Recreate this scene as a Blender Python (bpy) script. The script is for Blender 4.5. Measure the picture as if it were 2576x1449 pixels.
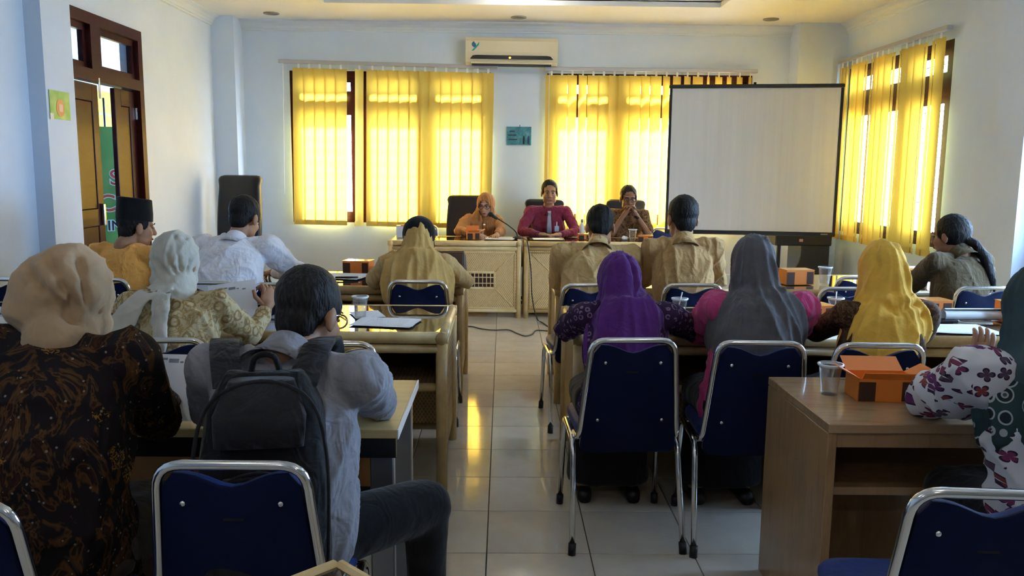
import bpy, bmesh, math, random
import numpy as np
from mathutils import Vector, Matrix

for o in list(bpy.data.objects):
    bpy.data.objects.remove(o)
SC = bpy.context.scene
COL = SC.collection
R = math.radians
random.seed(7)

# ------------------------------------------------------------------ camera
FOCAL = 2080.0                       # pixels, for a 2576 pixel wide frame
YAW, PITCH, ROLL = math.atan(25/FOCAL), -math.atan(294.5/FOCAL), 0.010
fw = Vector((math.sin(YAW)*math.cos(PITCH), math.cos(YAW)*math.cos(PITCH), math.sin(PITCH)))
rt = fw.cross(Vector((0, 0, 1))).normalized()
up = rt.cross(fw)
r2 = rt*math.cos(ROLL) + up*math.sin(ROLL)
u2 = up*math.cos(ROLL) - rt*math.sin(ROLL)
cam = bpy.data.cameras.new('camera')
cam.sensor_width = 36.0
cam.lens = FOCAL*36.0/2576.0
cam.clip_start = 0.05
camo = bpy.data.objects.new('camera', cam)
COL.objects.link(camo)
CAMP = Vector((0, 0, 1.48))
camo.matrix_world = Matrix(((r2.x, u2.x, -fw.x, CAMP.x), (r2.y, u2.y, -fw.y, CAMP.y),
                            (r2.z, u2.z, -fw.z, CAMP.z), (0, 0, 0, 1)))
SC.camera = camo

# ------------------------------------------------------------------ sky, daylight, exposure
SKY = 21.0
world = bpy.data.worlds.new('hazy_sky')
SC.world = world
world.use_nodes = True
bg = world.node_tree.nodes['Background']
bg.inputs[0].default_value = (0.42, 0.66, 1.0, 1)
bg.inputs[1].default_value = SKY
SC.view_settings.view_transform = 'Standard'
SC.view_settings.look = 'None'
SC.view_settings.gamma = 1.0
SC.view_settings.use_curve_mapping = False
SC.view_settings.exposure = 1.02
SC.cycles.max_bounces = 10
SC.cycles.diffuse_bounces = 5
SC.cycles.glossy_bounces = 4
SC.cycles.transparent_max_bounces = 10
SC.cycles.sample_clamp_indirect = 6.0
SC.cycles.caustics_reflective = False
SC.cycles.caustics_refractive = False


sun = bpy.data.lights.new('sun', 'SUN')
sun.energy = 135.0
sun.angle = R(11)
sun.color = (.80, .90, 1.0)
suno = bpy.data.objects.new('sun', sun)
COL.objects.link(suno)
suno.rotation_euler = Vector((.10, -1.0, -1.12)).to_track_quat('-Z', 'Y').to_euler()


def portal(name, loc, rot, sx, sy):
    l = bpy.data.lights.new(name, 'AREA')
    l.shape = 'RECTANGLE'
    l.size, l.size_y = sx, sy
    l.cycles.is_portal = True
    o = bpy.data.objects.new(name, l)
    COL.objects.link(o)
    o.location = loc
    o.rotation_euler = rot


portal('window_portal', (-1.31, 9.99, 1.73), (R(-90), 0, 0), 2.35, 1.8)
portal('window_portal', (1.69, 9.99, 1.73), (R(-90), 0, 0), 2.45, 1.8)
portal('window_portal', (4.04, 8.4, 1.72), (R(90), 0, R(90)), 2.35, 1.85)
portal('window_portal', (4.04, 4.375, 1.74), (R(90), 0, R(90)), 3.0, 1.8)

# ------------------------------------------------------------------ room measures
XL, XR, YB, YN, ZC = -3.25, 3.85, 9.8, -5.0, 3.15
WT = 0.18                                                  # wall thickness
W1 = (-2.47, -0.15, 0.86, 2.60)                            # back wall window, left: x0 x1 z0 z1
W2 = (0.50, 2.88, 0.86, 2.60)
W3 = (7.25, 9.42, 0.84, 2.64)                              # right wall window: y0 y1 z0 z1
W4 = (2.9, 5.85, 0.86, 2.62)  # out-of-view opening, added to bring bluish daylight from the right
DOOR = (6.10, 7.63, 2.67)                                  # left wall door: y0 y1 top

# ------------------------------------------------------------------ mesh helpers


class MB:
    """collects verts and faces of one mesh"""

    def __init__(s):
        s.v, s.f = [], []

    def add(s, vs, fs):
        o = len(s.v)
        s.v += [tuple(v) for v in vs]
        s.f += [tuple(i+o for i in f) for f in fs]
        return s

    def box(s, x0, x1, y0, y1, z0, z1, c=0.0, M=None):
        if c <= 0:
            vs = [(x, y, z) for x in (x0, x1) for y in (y0, y1) for z in (z0, z1)]
            fs = [(0, 1, 3, 2), (4, 6, 7, 5), (0, 4, 5, 1), (2, 3, 7, 6), (0, 2, 6, 4), (1, 5, 7, 3)]
        else:
            bm = bmesh.new()
            bmesh.ops.create_cube(bm, size=1)
            for v in bm.verts:
                v.co = Vector((x0+(v.co.x+.5)*(x1-x0), y0+(v.co.y+.5)*(y1-y0), z0+(v.co.z+.5)*(z1-z0)))
            bmesh.ops.bevel(bm, geom=bm.edges[:], offset=c, segments=2 if c > .012 else 1, affect='EDGES', profile=.5)
            bm.verts.index_update()
            vs = [v.co.copy() for v in bm.verts]
            fs = [[v.index for v in f.verts] for f in bm.faces]
            bm.free()
        if M is not None:
            vs = [M @ Vector(v) for v in vs]
        return s.add(vs, fs)

    def tube(s, pts, r, n=10, closed=False):
        pts = [Vector(p) for p in pts]
        m = len(pts)
        rs = r if isinstance(r, (list, tuple)) else [r]*m
        vs, fs = [], []
        prev = None
        for i, p in enumerate(pts):
            if closed:
                t = (pts[(i+1) % m]-pts[i-1])
            else:
                t = pts[min(i+1, m-1)]-pts[max(i-1, 0)]
            t.normalize()
            if prev is None:
                a = Vector((0, 0, 1)) if abs(t.z) < .9 else Vector((1, 0, 0))
                prev = t.cross(a).normalized()
            nx = (prev - t*prev.dot(t)).normalized()
            prev = nx
            b = t.cross(nx)
            for k in range(n):
                w = 2*math.pi*k/n
                vs.append(p+(nx*math.cos(w)+b*math.sin(w))*rs[i])
        for i in range(m if closed else m-1):
            j = (i+1) % m
            for k in range(n):
                k2 = (k+1) % n
                fs.append((i*n+k, i*n+k2, j*n+k2, j*n+k))
        if not closed:
            fs.append(tuple(range(n))[::-1])
            fs.append(tuple((m-1)*n+k for k in range(n)))
        return s.add(vs, fs)

    def lathe(s, prof, n=20, M=None, cap=True):
        vs, fs = [], []
        for (r, z) in prof:
            for k in range(n):
                w = 2*math.pi*k/n
                vs.append(Vector((r*math.cos(w), r*math.sin(w), z)))
        for i in range(len(prof)-1):
            for k in range(n):
                k2 = (k+1) % n
                fs.append((i*n+k, i*n+k2, (i+1)*n+k2, (i+1)*n+k))
        if cap:
            fs.append(tuple(range(n))[::-1])
            fs.append(tuple((len(prof)-1)*n+k for k in range(n)))
        if M is not None:
            vs = [M @ v for v in vs]
        return s.add(vs, fs)

    def prism(s, poly, t, M=None):
        """poly in local xz, thickness t along +y"""
        n = len(poly)
        vs = [Vector((x, 0, z)) for x, z in poly]+[Vector((x, t, z)) for x, z in poly]
        fs = [tuple(range(n)), tuple(range(2*n-1, n-1, -1))]
        fs += [(i, i+n, (i+1) % n+n, (i+1) % n) for i in range(n)]
        if M is not None:
            vs = [M @ v for v in vs]
        return s.add(vs, fs)

    # closed volumes for bodies and clothing
    def ell(s, c, r, M=None, n=18, m=12):
        vs, fs = [], []
        c = Vector(c)
        for i in range(m+1):
            th = math.pi*i/m
            for k in range(n):
                ph = 2*math.pi*k/n
                p = Vector((r[0]*math.sin(th)*math.cos(ph), r[1]*math.sin(th)*math.sin(ph), r[2]*math.cos(th)))
                if M is not None:
                    p = M @ p
                vs.append(c+p)
        for i in range(m):
            for k in range(n):
                k2 = (k+1) % n
                fs.append((i*n+k, (i+1)*n+k, (i+1)*n+k2, i*n+k2))
        return s.add(vs, fs)

    def cap(s, p0, p1, r0, r1, n=14):
        p0, p1 = Vector(p0), Vector(p1)
        t = (p1-p0).normalized()
        a = Vector((0, 0, 1)) if abs(t.z) < .9 else Vector((1, 0, 0))
        x = t.cross(a).normalized()
        y = t.cross(x)
        rings = []
        for k in range(5):
            w = math.pi/2*k/5
            rings.append((p0-t*r0*math.cos(w), max(r0*math.sin(w), r0*.02)))
        rings.append((p0, r0))
        rings.append((p1, r1))
        for k in range(4, -1, -1):
            w = math.pi/2*k/5
            rings.append((p1+t*r1*math.cos(w), max(r1*math.sin(w), r1*.02)))
        vs, fs = [], []
        for c, r in rings:
            for k in range(n):
                w = 2*math.pi*k/n
                vs.append(c+(x*math.cos(w)+y*math.sin(w))*r)
        for i in range(len(rings)-1):
            for k in range(n):
                k2 = (k+1) % n
                fs.append((i*n+k, i*n+k2, (i+1)*n+k2, (i+1)*n+k))
        fs.append(tuple(range(n))[::-1])
        fs.append(tuple((len(rings)-1)*n+k for k in range(n)))
        return s.add(vs, fs)

    def loft(s, secs, n=24, e=2.3):
        """secs: (centre, right vector, forward vector, half width, half depth)"""
        vs, fs = [], []
        for c, rx, fy, a, b in secs:
            c, rx, fy = Vector(c), Vector(rx), Vector(fy)
            for k in range(n):
                w = 2*math.pi*k/n
                ca, sa = math.cos(w), math.sin(w)
                vs.append(c+rx*(a*math.copysign(abs(ca)**(2/e), ca))+fy*(b*math.copysign(abs(sa)**(2/e), sa)))
        for i in range(len(secs)-1):
            for k in range(n):
                k2 = (k+1) % n
                fs.append((i*n+k, i*n+k2, (i+1)*n+k2, (i+1)*n+k))
        fs.append(tuple(range(n))[::-1])
        fs.append(tuple((len(secs)-1)*n+k for k in range(n)))
        return s.add(vs, fs)

    def mesh(s, name, smooth=False, fix=True):
        m = bpy.data.meshes.new(name)
        m.from_pydata(s.v, [], s.f)
        if fix:
            bm = bmesh.new()
            bm.from_mesh(m)
            bmesh.ops.recalc_face_normals(bm, faces=bm.faces[:])
            bm.to_mesh(m)
            bm.free()
        if smooth:
            for p in m.polygons:
                p.use_smooth = True
        m.update()
        return m


def put(o, label=None, cat=None, group=None, kind=None):
    if label:
        o['label'] = label
    if cat:
        o['category'] = cat
    if group:
        o['group'] = group
    if kind:
        o['kind'] = kind
    return o


def obj(name, mb, material, parent=None, smooth=False, loc=None, rot=None, angle=None):
    me = mb.mesh(name, smooth) if isinstance(mb, MB) else mb
    if material is not None:
        me.materials.clear()
        me.materials.append(material)
    o = bpy.data.objects.new(name, me)
    COL.objects.link(o)
    if parent is not None:
        o.parent = parent
    if loc is not None:
        o.location = loc
    if rot is not None:
        o.rotation_euler = rot
    if smooth and angle:
        try:
            me.set_sharp_from_angle(angle=R(angle))
        except Exception:
            pass
    return o


def empty(name, loc=(0, 0, 0), rz=0, label=None, cat=None, group=None, kind=None):
    o = bpy.data.objects.new(name, None)
    COL.objects.link(o)
    o.location = loc
    o.rotation_euler = (0, 0, R(rz))
    return put(o, label, cat, group, kind)


def copy_tree(o, parent=None, loc=None, rz=None, label=None, group=None):
    c = o.copy()
    COL.objects.link(c)
    c.parent = parent
    if loc is not None:
        c.location = loc
    if rz is not None:
        c.rotation_euler = (0, 0, R(rz))
    if label:
        c['label'] = label
    if group:
        c['group'] = group
    for ch in list(o.children):
        copy_tree(ch, c)
    return c


def fillet(pts, rad, n=5):
    pts = [Vector(p) for p in pts]
    out = [pts[0]]
    for i in range(1, len(pts)-1):
        a, b, c = pts[i-1], pts[i], pts[i+1]
        d = min(rad, (a-b).length*.49, (c-b).length*.49)
        p, q = b+(a-b).normalized()*d, b+(c-b).normalized()*d
        for k in range(n+1):
            t = k/n
            out.append(p*(1-t)**2+b*2*t*(1-t)+q*t*t)
    out.append(pts[-1])
    return out


def spline(pts, n=8):
    pts = [Vector(p) for p in pts]
    out = []
    for i in range(len(pts)-1):
        p0, p1, p2, p3 = pts[max(i-1, 0)], pts[i], pts[i+1], pts[min(i+2, len(pts)-1)]
        for k in range(n):
            t = k/n
            out.append(.5*((2*p1)+(p2-p0)*t+(2*p0-5*p1+4*p2-p3)*t*t+(3*p1-p0-3*p2+p3)*t**3))
    out.append(pts[-1])
    return out


def text_mesh(name, s, size, ext=.002, bold=0.0):
    c = bpy.data.curves.new(name, 'FONT')
    c.body = s
    c.size = size
    c.extrude = ext
    c.offset = bold
    c.align_x = 'CENTER'
    o = bpy.data.objects.new(name, c)
    COL.objects.link(o)
    dg = bpy.context.evaluated_depsgraph_get()
    me = bpy.data.meshes.new_from_object(o.evaluated_get(dg))
    bpy.data.objects.remove(o)
    bpy.data.curves.remove(c)
    return me


# ------------------------------------------------------------------ materials
MATS = {}


def pmat(name, col, rough=.6, metal=0.0, spec=.5, coat=0.0, coat_rough=.03, trans=0.0, ior=1.45):
    m = bpy.data.materials.new(name)
    m.use_nodes = True
    b = m.node_tree.nodes['Principled BSDF']
    b.inputs['Base Color'].default_value = (*col, 1)
    b.inputs['Roughness'].default_value = rough
    b.inputs['Metallic'].default_value = metal
    b.inputs['Specular IOR Level'].default_value = spec
    b.inputs['Coat Weight'].default_value = coat
    b.inputs['Coat Roughness'].default_value = coat_rough
    b.inputs['Transmission Weight'].default_value = trans
    b.inputs['IOR'].default_value = ior
    MATS[name] = m
    return m


class NT:
    """small node building helper"""

    def __init__(s, m):
        s.t = m.node_tree
        s.b = s.t.nodes.get('Principled BSDF')

    def n(s, typ, **kw):
        x = s.t.nodes.new(typ)
        for k, v in kw.items():
            if k in x.inputs:
                if hasattr(v, 'is_output') or isinstance(v, bpy.types.NodeSocket):
                    s.t.links.new(v, x.inputs[k])
                else:
                    x.inputs[k].default_value = v
            else:
                setattr(x, k, v)
        return x

    def link(s, a, b):
        s.t.links.new(a, b)

    def coord(s, which='Object', scale=(1, 1, 1), rot=(0, 0, 0)):
        tc = s.n('ShaderNodeTexCoord')
        mp = s.n('ShaderNodeMapping')
        mp.inputs['Scale'].default_value = scale
        mp.inputs['Rotation'].default_value = rot
        s.link(tc.outputs[which], mp.inputs['Vector'])
        return mp.outputs[0]

    def noise(s, vec, scale, detail=3, rough=.5, dist=0.0):
        x = s.n('ShaderNodeTexNoise')
        x.inputs['Scale'].default_value = scale
        x.inputs['Detail'].default_value = detail
        x.inputs['Roughness'].default_value = rough
        x.inputs['Distortion'].default_value = dist
        s.link(vec, x.inputs['Vector'])
        return x.outputs['Fac']

    def ramp(s, fac, stops, interp='LINEAR'):
        x = s.n('ShaderNodeValToRGB')
        cr = x.color_ramp
        cr.interpolation = interp
        while len(cr.elements) > 1:
            cr.elements.remove(cr.elements[-1])
        cr.elements[0].position = stops[0][0]
        cr.elements[0].color = (*stops[0][1], 1)
        for p, c in stops[1:]:
            e = cr.elements.new(p)
            e.color = (*c, 1)
        s.link(fac, x.inputs[0])
        return x.outputs[0]

    def math(s, op, a, b=None, c=None):
        x = s.n('ShaderNodeMath')
        x.operation = op
        for i, v in enumerate((a, b, c)):
            if v is None:
                continue
            if isinstance(v, (int, float)):
                x.inputs[i].default_value = v
            else:
                s.link(v, x.inputs[i])
        return x.outputs[0]

    def mix(s, fac, a, b):
        x = s.n('ShaderNodeMix')
        x.data_type = 'RGBA'
        for idx, v in ((0, fac), (6, a), (7, b)):
            if isinstance(v, (int, float)):
                x.inputs[idx].default_value = v
            elif isinstance(v, tuple):
                x.inputs[idx].default_value = (*v, 1) if len(v) == 3 else v
            else:
                s.link(v, x.inputs[idx])
        return x.outputs[2]

    def bump(s, h, strength=.3, dist=.002, target=None):
        x = s.n('ShaderNodeBump')
        x.inputs['Strength'].default_value = strength
        x.inputs['Distance'].default_value = dist
        s.link(h, x.inputs['Height'])
        s.link(x.outputs[0], (target or s.b).inputs['Normal'])

    def col(s, sock):
        s.link(sock, s.b.inputs['Base Color'])


def dark(c, k):
    return tuple(x*k for x in c)


def paint(name, col, rough=.55, var=.06, scale=1.3):
    m = pmat(name, col, rough, spec=.3)
    t = NT(m)
    v = t.coord()
    n1 = t.noise(v, scale, 4, .6)
    t.col(t.ramp(n1, [(.25, dark(col, 1-var)), (.75, tuple(min(1, x*(1+var)) for x in col))]))
    t.bump(t.noise(v, 90, 2), .12, .002)
    return m


def wood(name, c1, c2, scale=(1, 8, 1), rough=.35, coat=.3, bands=6):
    m = pmat(name, c1, rough, coat=coat, coat_rough=.08)
    t = NT(m)
    v = t.coord(scale=scale)
    n1 = t.noise(v, 3.0, 5, .6, 1.2)
    n2 = t.noise(v, 22, 3, .6)
    f = t.math('ADD', t.math('MULTIPLY', n1, .75), t.math('MULTIPLY', n2, .25))
    t.col(t.ramp(f, [(.3, c2), (.5, c1), (.72, dark(c1, 1.12))]))
    t.bump(n2, .08, .001)
    return m


def fabric(name, col, var=.12, rough=.9, weave=700, sheen=.15, crumple=.03):
    m = pmat(name, col, rough, spec=.15)
    m.node_tree.nodes['Principled BSDF'].inputs['Sheen Weight'].default_value = sheen
    t = NT(m)
    v = t.coord()
    n1 = t.noise(v, 9, 3, .6)
    t.col(t.ramp(n1, [(.3, dark(col, 1-var)), (.7, tuple(min(1, x*(1+var)) for x in col))]))
    f1 = t.noise(t.coord(scale=(1.3, 1.3, .55)), 13, 2, .5, 1.0)
    f2 = t.noise(t.coord(scale=(.8, .8, 1.2)), 22, 2, .5, .8)
    t.bump(t.math('ADD', t.math('ADD', f1, t.math('MULTIPLY', f2, .5)), t.math('MULTIPLY', t.noise(v, weave, 1), .02)), .55, crumple)
    return m


WALL = paint('wall_paint', (.62, .71, .83))
CEIL = paint('ceiling_paint', (.72, .74, .75), var=.05)
CORN = paint('cornice_paint', (.64, .70, .77), var=.02)
DWOOD = wood('dark_varnished_wood', (.034, .006, .006), (.016, .004, .004), (2, 2, 14), .42, .06)
DWOOD.node_tree.nodes['Principled BSDF'].inputs['Specular IOR Level'].default_value = .15
CHROME = pmat('chrome', (.72, .72, .72), .12, 1.0)
STEEL = pmat('grey_steel', (.32, .33, .36), .35, .8)
BLACK = pmat('black_plastic', (.008, .008, .01), .45)
BLKMET = pmat('black_metal', (.006, .006, .007), .4, .3)
BLUE = fabric('blue_vinyl', (.006, .022, .13), .1, .5, 300, .05, .004)
BLUEB = pmat('navy_chair_back', (.0025, .0065, .032), .6, spec=.12)
LEATHER = pmat('black_leather', (.010, .010, .012), .38, spec=.5)
LEATHERB = pmat('brown_black_leather', (.020, .013, .010), .4, spec=.5)
WHITEP = pmat('white_plastic', (.75, .75, .73), .4)
PAPER = pmat('white_paper', (.80, .83, .88), .8, spec=.2)
PRINT = pmat('grey_print', (.25, .26, .30), .8)
ORANGE = pmat('orange_card', (.72, .20, .025), .55)
ORDARK = pmat('dark_brown_print', (.05, .018, .008), .6)
BAMBOO = None
for nm in ('bamboo',):
    BAMBOO = pmat(nm, (.52, .36, .15), .38, coat=.25, coat_rough=.15)
    t = NT(BAMBOO)
    v = t.coord(scale=(1, 1, 1))
    t.col(t.ramp(t.noise(v, 7, 4, .6), [(.3, (.36, .23, .085)), (.6, (.52, .36, .15)), (.8, (.60, .44, .21))]))
PALE = None
for nm in ('pale_bamboo',):
    PALE = pmat(nm, (.74, .55, .27), .4, coat=.2, coat_rough=.15)
    t = NT(PALE)
    t.col(t.ramp(t.noise(t.coord(), 7, 4, .6), [(.3, (.60, .42, .18)), (.6, (.74, .55, .27))]))


def weave_mat(name, c1, c2, rot=0):
    m = pmat(name, c1, .55)
    t = NT(m)
    v = t.coord(rot=(0, R(rot), 0))
    b = t.n('ShaderNodeSeparateXYZ')
    t.link(v, b.inputs[0])
    sx = t.math('SINE', t.math('MULTIPLY', b.outputs[0], 2*math.pi/.020))
    sz = t.math('SINE', t.math('MULTIPLY', b.outputs[2], 2*math.pi/.030))
    p = t.math('MULTIPLY', sx, sz)
    h = t.math('ADD', t.math('MULTIPLY', p, .5), .5)
    n = t.noise(v, 30, 3)
    f = t.math('ADD', t.math('MULTIPLY', h, .7), t.math('MULTIPLY', n, .3))
    t.col(t.ramp(f, [(.15, c2), (.55, c1), (.9, dark(c1, 1.1))]))
    t.bump(h, .5, .003)
    return m


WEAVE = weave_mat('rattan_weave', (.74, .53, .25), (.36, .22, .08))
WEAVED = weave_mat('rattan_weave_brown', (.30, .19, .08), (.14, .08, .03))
GLASSTOP = pmat('dark_glass_top', (.055, .032, .014), .03, spec=.9, coat=1.0, coat_rough=.02)
SKIN = pmat('skin', (.36, .19, .11), .5, spec=.3)
SKIN2 = pmat('skin_dark', (.25, .12, .07), .5, spec=.3)
for m_ in (SKIN, SKIN2):
    m_.node_tree.nodes['Principled BSDF'].inputs['Subsurface Weight'].default_value = .0
HAIR = pmat('black_hair', (.007, .006, .006), .6, spec=.28)
t = NT(HAIR)
t.bump(t.noise(t.coord(scale=(1, 1, .3)), 150, 3), .8, .006)
GHAIR = pmat('greying_hair', (.013, .012, .012), .6, spec=.25)
t = NT(GHAIR)
v = t.coord(scale=(1, 1, .3))
t.bump(t.noise(v, 150, 3), .8, .006)
t.col(t.ramp(t.noise(v, 120, 3), [(.45, (.009, .008, .009)), (.75, (.035, .033, .033))]))

# thin clear glass that lets the daylight straight through
GLASS = bpy.data.materials.new('window_glass')
GLASS.use_nodes = True
nt = GLASS.node_tree
nt.nodes.clear()
_o = nt.nodes.new('ShaderNodeOutputMaterial')
_t = nt.nodes.new('ShaderNodeBsdfTransparent')
_g = nt.nodes.new('ShaderNodeBsdfGlossy')
_g.inputs['Roughness'].default_value = .02
_m = nt.nodes.new('ShaderNodeMixShader')
_m.inputs[0].default_value = .07
nt.links.new(_t.outputs[0], _m.inputs[1])
nt.links.new(_g.outputs[0], _m.inputs[2])
nt.links.new(_m.outputs[0], _o.inputs[0])

CUP = bpy.data.materials.new('clear_cup_plastic')
CUP.use_nodes = True
nt = CUP.node_tree
nt.nodes.clear()
_o = nt.nodes.new('ShaderNodeOutputMaterial')
_t = nt.nodes.new('ShaderNodeBsdfTransparent')
_t.inputs[0].default_value = (.985, .985, .985, 1)
_g = nt.nodes.new('ShaderNodeBsdfGlossy')
_g.inputs['Roughness'].default_value = .06
_d = nt.nodes.new('ShaderNodeBsdfDiffuse')
_d.inputs[0].default_value = (.8, .82, .85, 1)
_a = nt.nodes.new('ShaderNodeMixShader')
_a.inputs[0].default_value = .25
nt.links.new(_g.outputs[0], _a.inputs[1])
nt.links.new(_d.outputs[0], _a.inputs[2])
_f = nt.nodes.new('ShaderNodeLayerWeight')
_f.inputs[0].default_value = .35
_k = nt.nodes.new('ShaderNodeMath')
_k.operation = 'MULTIPLY_ADD'
_k.inputs[1].default_value = .40
_k.inputs[2].default_value = .035
nt.links.new(_f.outputs['Facing'], _k.inputs[0])
_m = nt.nodes.new('ShaderNodeMixShader')
nt.links.new(_k.outputs[0], _m.inputs[0])
nt.links.new(_t.outputs[0], _m.inputs[1])
nt.links.new(_a.outputs[0], _m.inputs[2])
nt.links.new(_m.outputs[0], _o.inputs[0])

# ------------------------------------------------------------------ room shell
FLOORB = pmat('tile_grout', (.16, .14, .12), .8)
TILE = pmat('beige_floor_tile', (.60, .55, .47), .10, spec=.55)
t = NT(TILE)
v = t.coord('Object')
oi = t.n('ShaderNodeObjectInfo')
f = t.noise(v, 6, 5, .65)
c0 = t.ramp(f, [(.3, (.55, .50, .42)), (.7, (.63, .58, .50))])
hs = t.n('ShaderNodeHueSaturation')
t.link(c0, hs.inputs['Color'])
t.link(t.math('ADD', t.math('MULTIPLY', oi.outputs['Random'], .12), .94), hs.inputs['Value'])
t.col(hs.outputs[0])
t.link(t.math('ADD', t.math('MULTIPLY', t.noise(v, 14, 3), .10), .03), t.b.inputs['Roughness'])

fl = obj('floor', MB().box(XL-.2, XR+.2, YN, YB+.2, -.12, -.010), FLOORB)
put(fl, 'glossy beige tiled floor of the meeting room', 'floor', kind='structure')
TS = .405
tile_mb = MB().box(-TS/2+.002, TS/2-.002, -TS/2+.002, TS/2-.002, -.010, 0, .0012)
tile_me = tile_mb.mesh('tile')
tile_me.materials.append(TILE)
cells = []
for i in range(-9, 11):
    for j in range(-8, 19):
        cx, cy = -.052+(i+.5)*TS, 3.057+(j+.5-3)*TS+.0
        if cx-TS/2 < XL-.1 or cx+TS/2 > XR+.15 or cy < YN or cy+TS/2 > YB+.25:
            continue
        d = Vector((cx, cy, 0))-CAMP
        z = d.dot(fw)
        vis = z > .3 and abs(d.dot(r2)/z) < .68 and abs(d.dot(u2)/z) < .42
        cells.append((not vis, cy if cy > 0 else 50-cy, cx, cy))
cells.sort()
rest = MB()
for k, (nv, _, cx, cy) in enumerate(cells):
    if k < 300:
        o = bpy.data.objects.new('tile', tile_me)
        COL.objects.link(o)
        o.parent = fl
        o.location = (cx, cy, 0)
    else:
        rest.add([(x+cx, y+cy, z) for x, y, z in tile_mb.v], tile_mb.f)
if rest.v:
    put(obj('tile_field', rest, TILE, fl), kind='stuff')

# back wall with two window openings and corner columns
w = MB()
zb, zt = -.1, ZC+.35
xs = [XL-.3, W1[0], W1[1], W2[0], W2[1], XR+.3]
w.box(xs[0], xs[1], YB, YB+WT, zb, zt)
w.box(xs[2], xs[3], YB, YB+WT, zb, zt)
w.box(xs[4], xs[5], YB, YB+WT, zb, zt)
for W in (W1, W2):
    w.box(W[0], W[1], YB, YB+WT, zb, W[2])
    w.box(W[0], W[1], YB, YB+WT, W[3], zt)
w.box(XL-.05, -3.0, YB-.3, YB+.01, zb, ZC)
w.box(3.30, XR+.05, YB-.3, YB+.01, zb, ZC)
put(obj('wall_back', w, WALL), 'pale grey painted wall behind the speakers with two windows', 'wall', kind='structure')

w = MB()
w.box(XR, XR+WT, W3[1], YB+.3, zb, zt)
w.box(XR, XR+WT, W3[0], W3[1], zb, W3[2])
w.box(XR, XR+WT, W3[0], W3[1], W3[3], zt)
w.box(XR, XR+WT, W4[1], W3[0], zb, zt)
w.box(XR, XR+WT, W4[0], W4[1], zb, W4[2])
w.box(XR, XR+WT, W4[0], W4[1], W4[3], zt)
w.box(XR, XR+WT, YN, W4[0], zb, zt)
w.box(XR-.14, XR+.02, 5.95, 6.30, zb, ZC)
put(obj('wall_right', w, WALL), 'pale painted wall on the right with a window and pillar', 'wall', kind='structure')

w = MB()
w.box(XL-WT, XL, DOOR[1], YB+.3, zb, zt)
w.box(XL-WT, XL, DOOR[0], DOOR[1], DOOR[2], zt)
w.box(XL-WT, XL, 5.80, DOOR[0], zb, zt)
w.box(XL-WT, -2.96, 5.50, 5.87, zb, ZC)
w.box(XL-WT, -3.07, YN, 5.50, zb, zt)
put(obj('wall_left', w, WALL), 'white painted wall on the left with pillar and dark double door', 'wall', kind='structure')
put(obj('wall_rear', MB().box(XL-.3, XR+.3, YN-WT, YN, zb, zt), WALL), 'plain wall at the rear of the room behind the seats', 'wall', kind='structure')

# ceiling with a raised tray
TX0, TX1, TY0, TY1, TZ = -1.83, 2.2, 2.6, 8.72, 3.42
w = MB()
w.box(XL-.2, TX0, YN, YB+.1, ZC, ZC+.06)
w.box(TX1, XR+.2, YN, YB+.1, ZC, ZC+.06)
w.box(TX0, TX1, TY1, YB+.1, ZC, ZC+.06)
w.box(TX0, TX1, YN, TY0, ZC, ZC+.06)
w.box(TX0-.04, TX0, TY0-.04, TY1+.04, ZC+.05, TZ+.05)
w.box(TX1, TX1+.04, TY0-.04, TY1+.04, ZC+.05, TZ+.05)
w.box(TX0, TX1, TY1, TY1+.04, ZC+.05, TZ+.05)
w.box(TX0, TX1, TY0-.04, TY0, ZC+.05, TZ+.05)
w.box(TX0-.04, TX1+.04, TY0-.04, TY1+.04, TZ, TZ+.06)
put(obj('ceiling', w, CEIL), 'cream ceiling with a raised rectangular tray', 'ceiling', kind='structure')


def cornice(name, a, b, inward):
    a, b, n = Vector(a), Vector(b), Vector(inward)
    prof = [(0, 0), (.10, 0), (.10, -.014), (.085, -.022), (.06, -.035), (.035, -.062), (.028, -.085), (.018, -.09), (.018, -.108), (0, -.112)]
    mb = MB()
    m = len(prof)
    vs = [p+n*u+Vector((0, 0, 1))*z for p in (a, b) for u, z in prof]
    fs = [(i, (i+1) % m, (i+1) % m+m, i+m) for i in range(m)]+[tuple(range(m)), tuple(range(2*m-1, m-1, -1))]
    mb.add(vs, fs)
    put(obj(name, mb, CORN), 'stepped plaster cornice along the top of the wall', 'cornice', kind='structure')


cornice('trim_1', (-3.0, YB, ZC), (3.30, YB, ZC), (0, -1, 0))
cornice('trim_2', (XL, 5.87, ZC), (XL, YB-.3, ZC), (1, 0, 0))
cornice('trim_3', (XR, 6.30, ZC), (XR, YB-.3, ZC), (-1, 0, 0))

# ground and corridor outside
CONC = paint('pale_concrete', (.55, .54, .50), .9)
og = MB()
og.box(-30, 30, YB+.25, 45, -.4, -.3)
og.box(XR+.25, 40, -25, YB+.25, -.4, -.3)
put(obj('outside_ground', og, CONC), 'pale ground outside the windows', 'ground', kind='structure')
YEL = paint('yellow_plaster', (.75, .52, .04), .8)
cw = MB()
cw.box(-6.2, -6.05, 3.5, 10.2, -.1, 3.0)
cw.box(-6.2, -6.05, 11.6, 16, -.1, 3.0)
cw.box(-6.2, -6.05, 10.2, 11.6, -.1, .9)
cw.box(-6.2, -6.05, 10.2, 11.6, 2.3, 3.0)
cw.box(-6.2, XL-WT, 3.3, 16, 3.0, 3.1)
cw.box(-6.2, XL-WT, 3.3, 3.5, -.1, 3.0)
cw.box(-6.2, XL-WT, 16, 16.2, -.1, .9)
cw.box(-6.2, XL-WT, 16, 16.2, 2.4, 3.0)
cw.box(XL-WT, XL-WT+.1, YB+.2, 16, -.1, 3.0)
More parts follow.
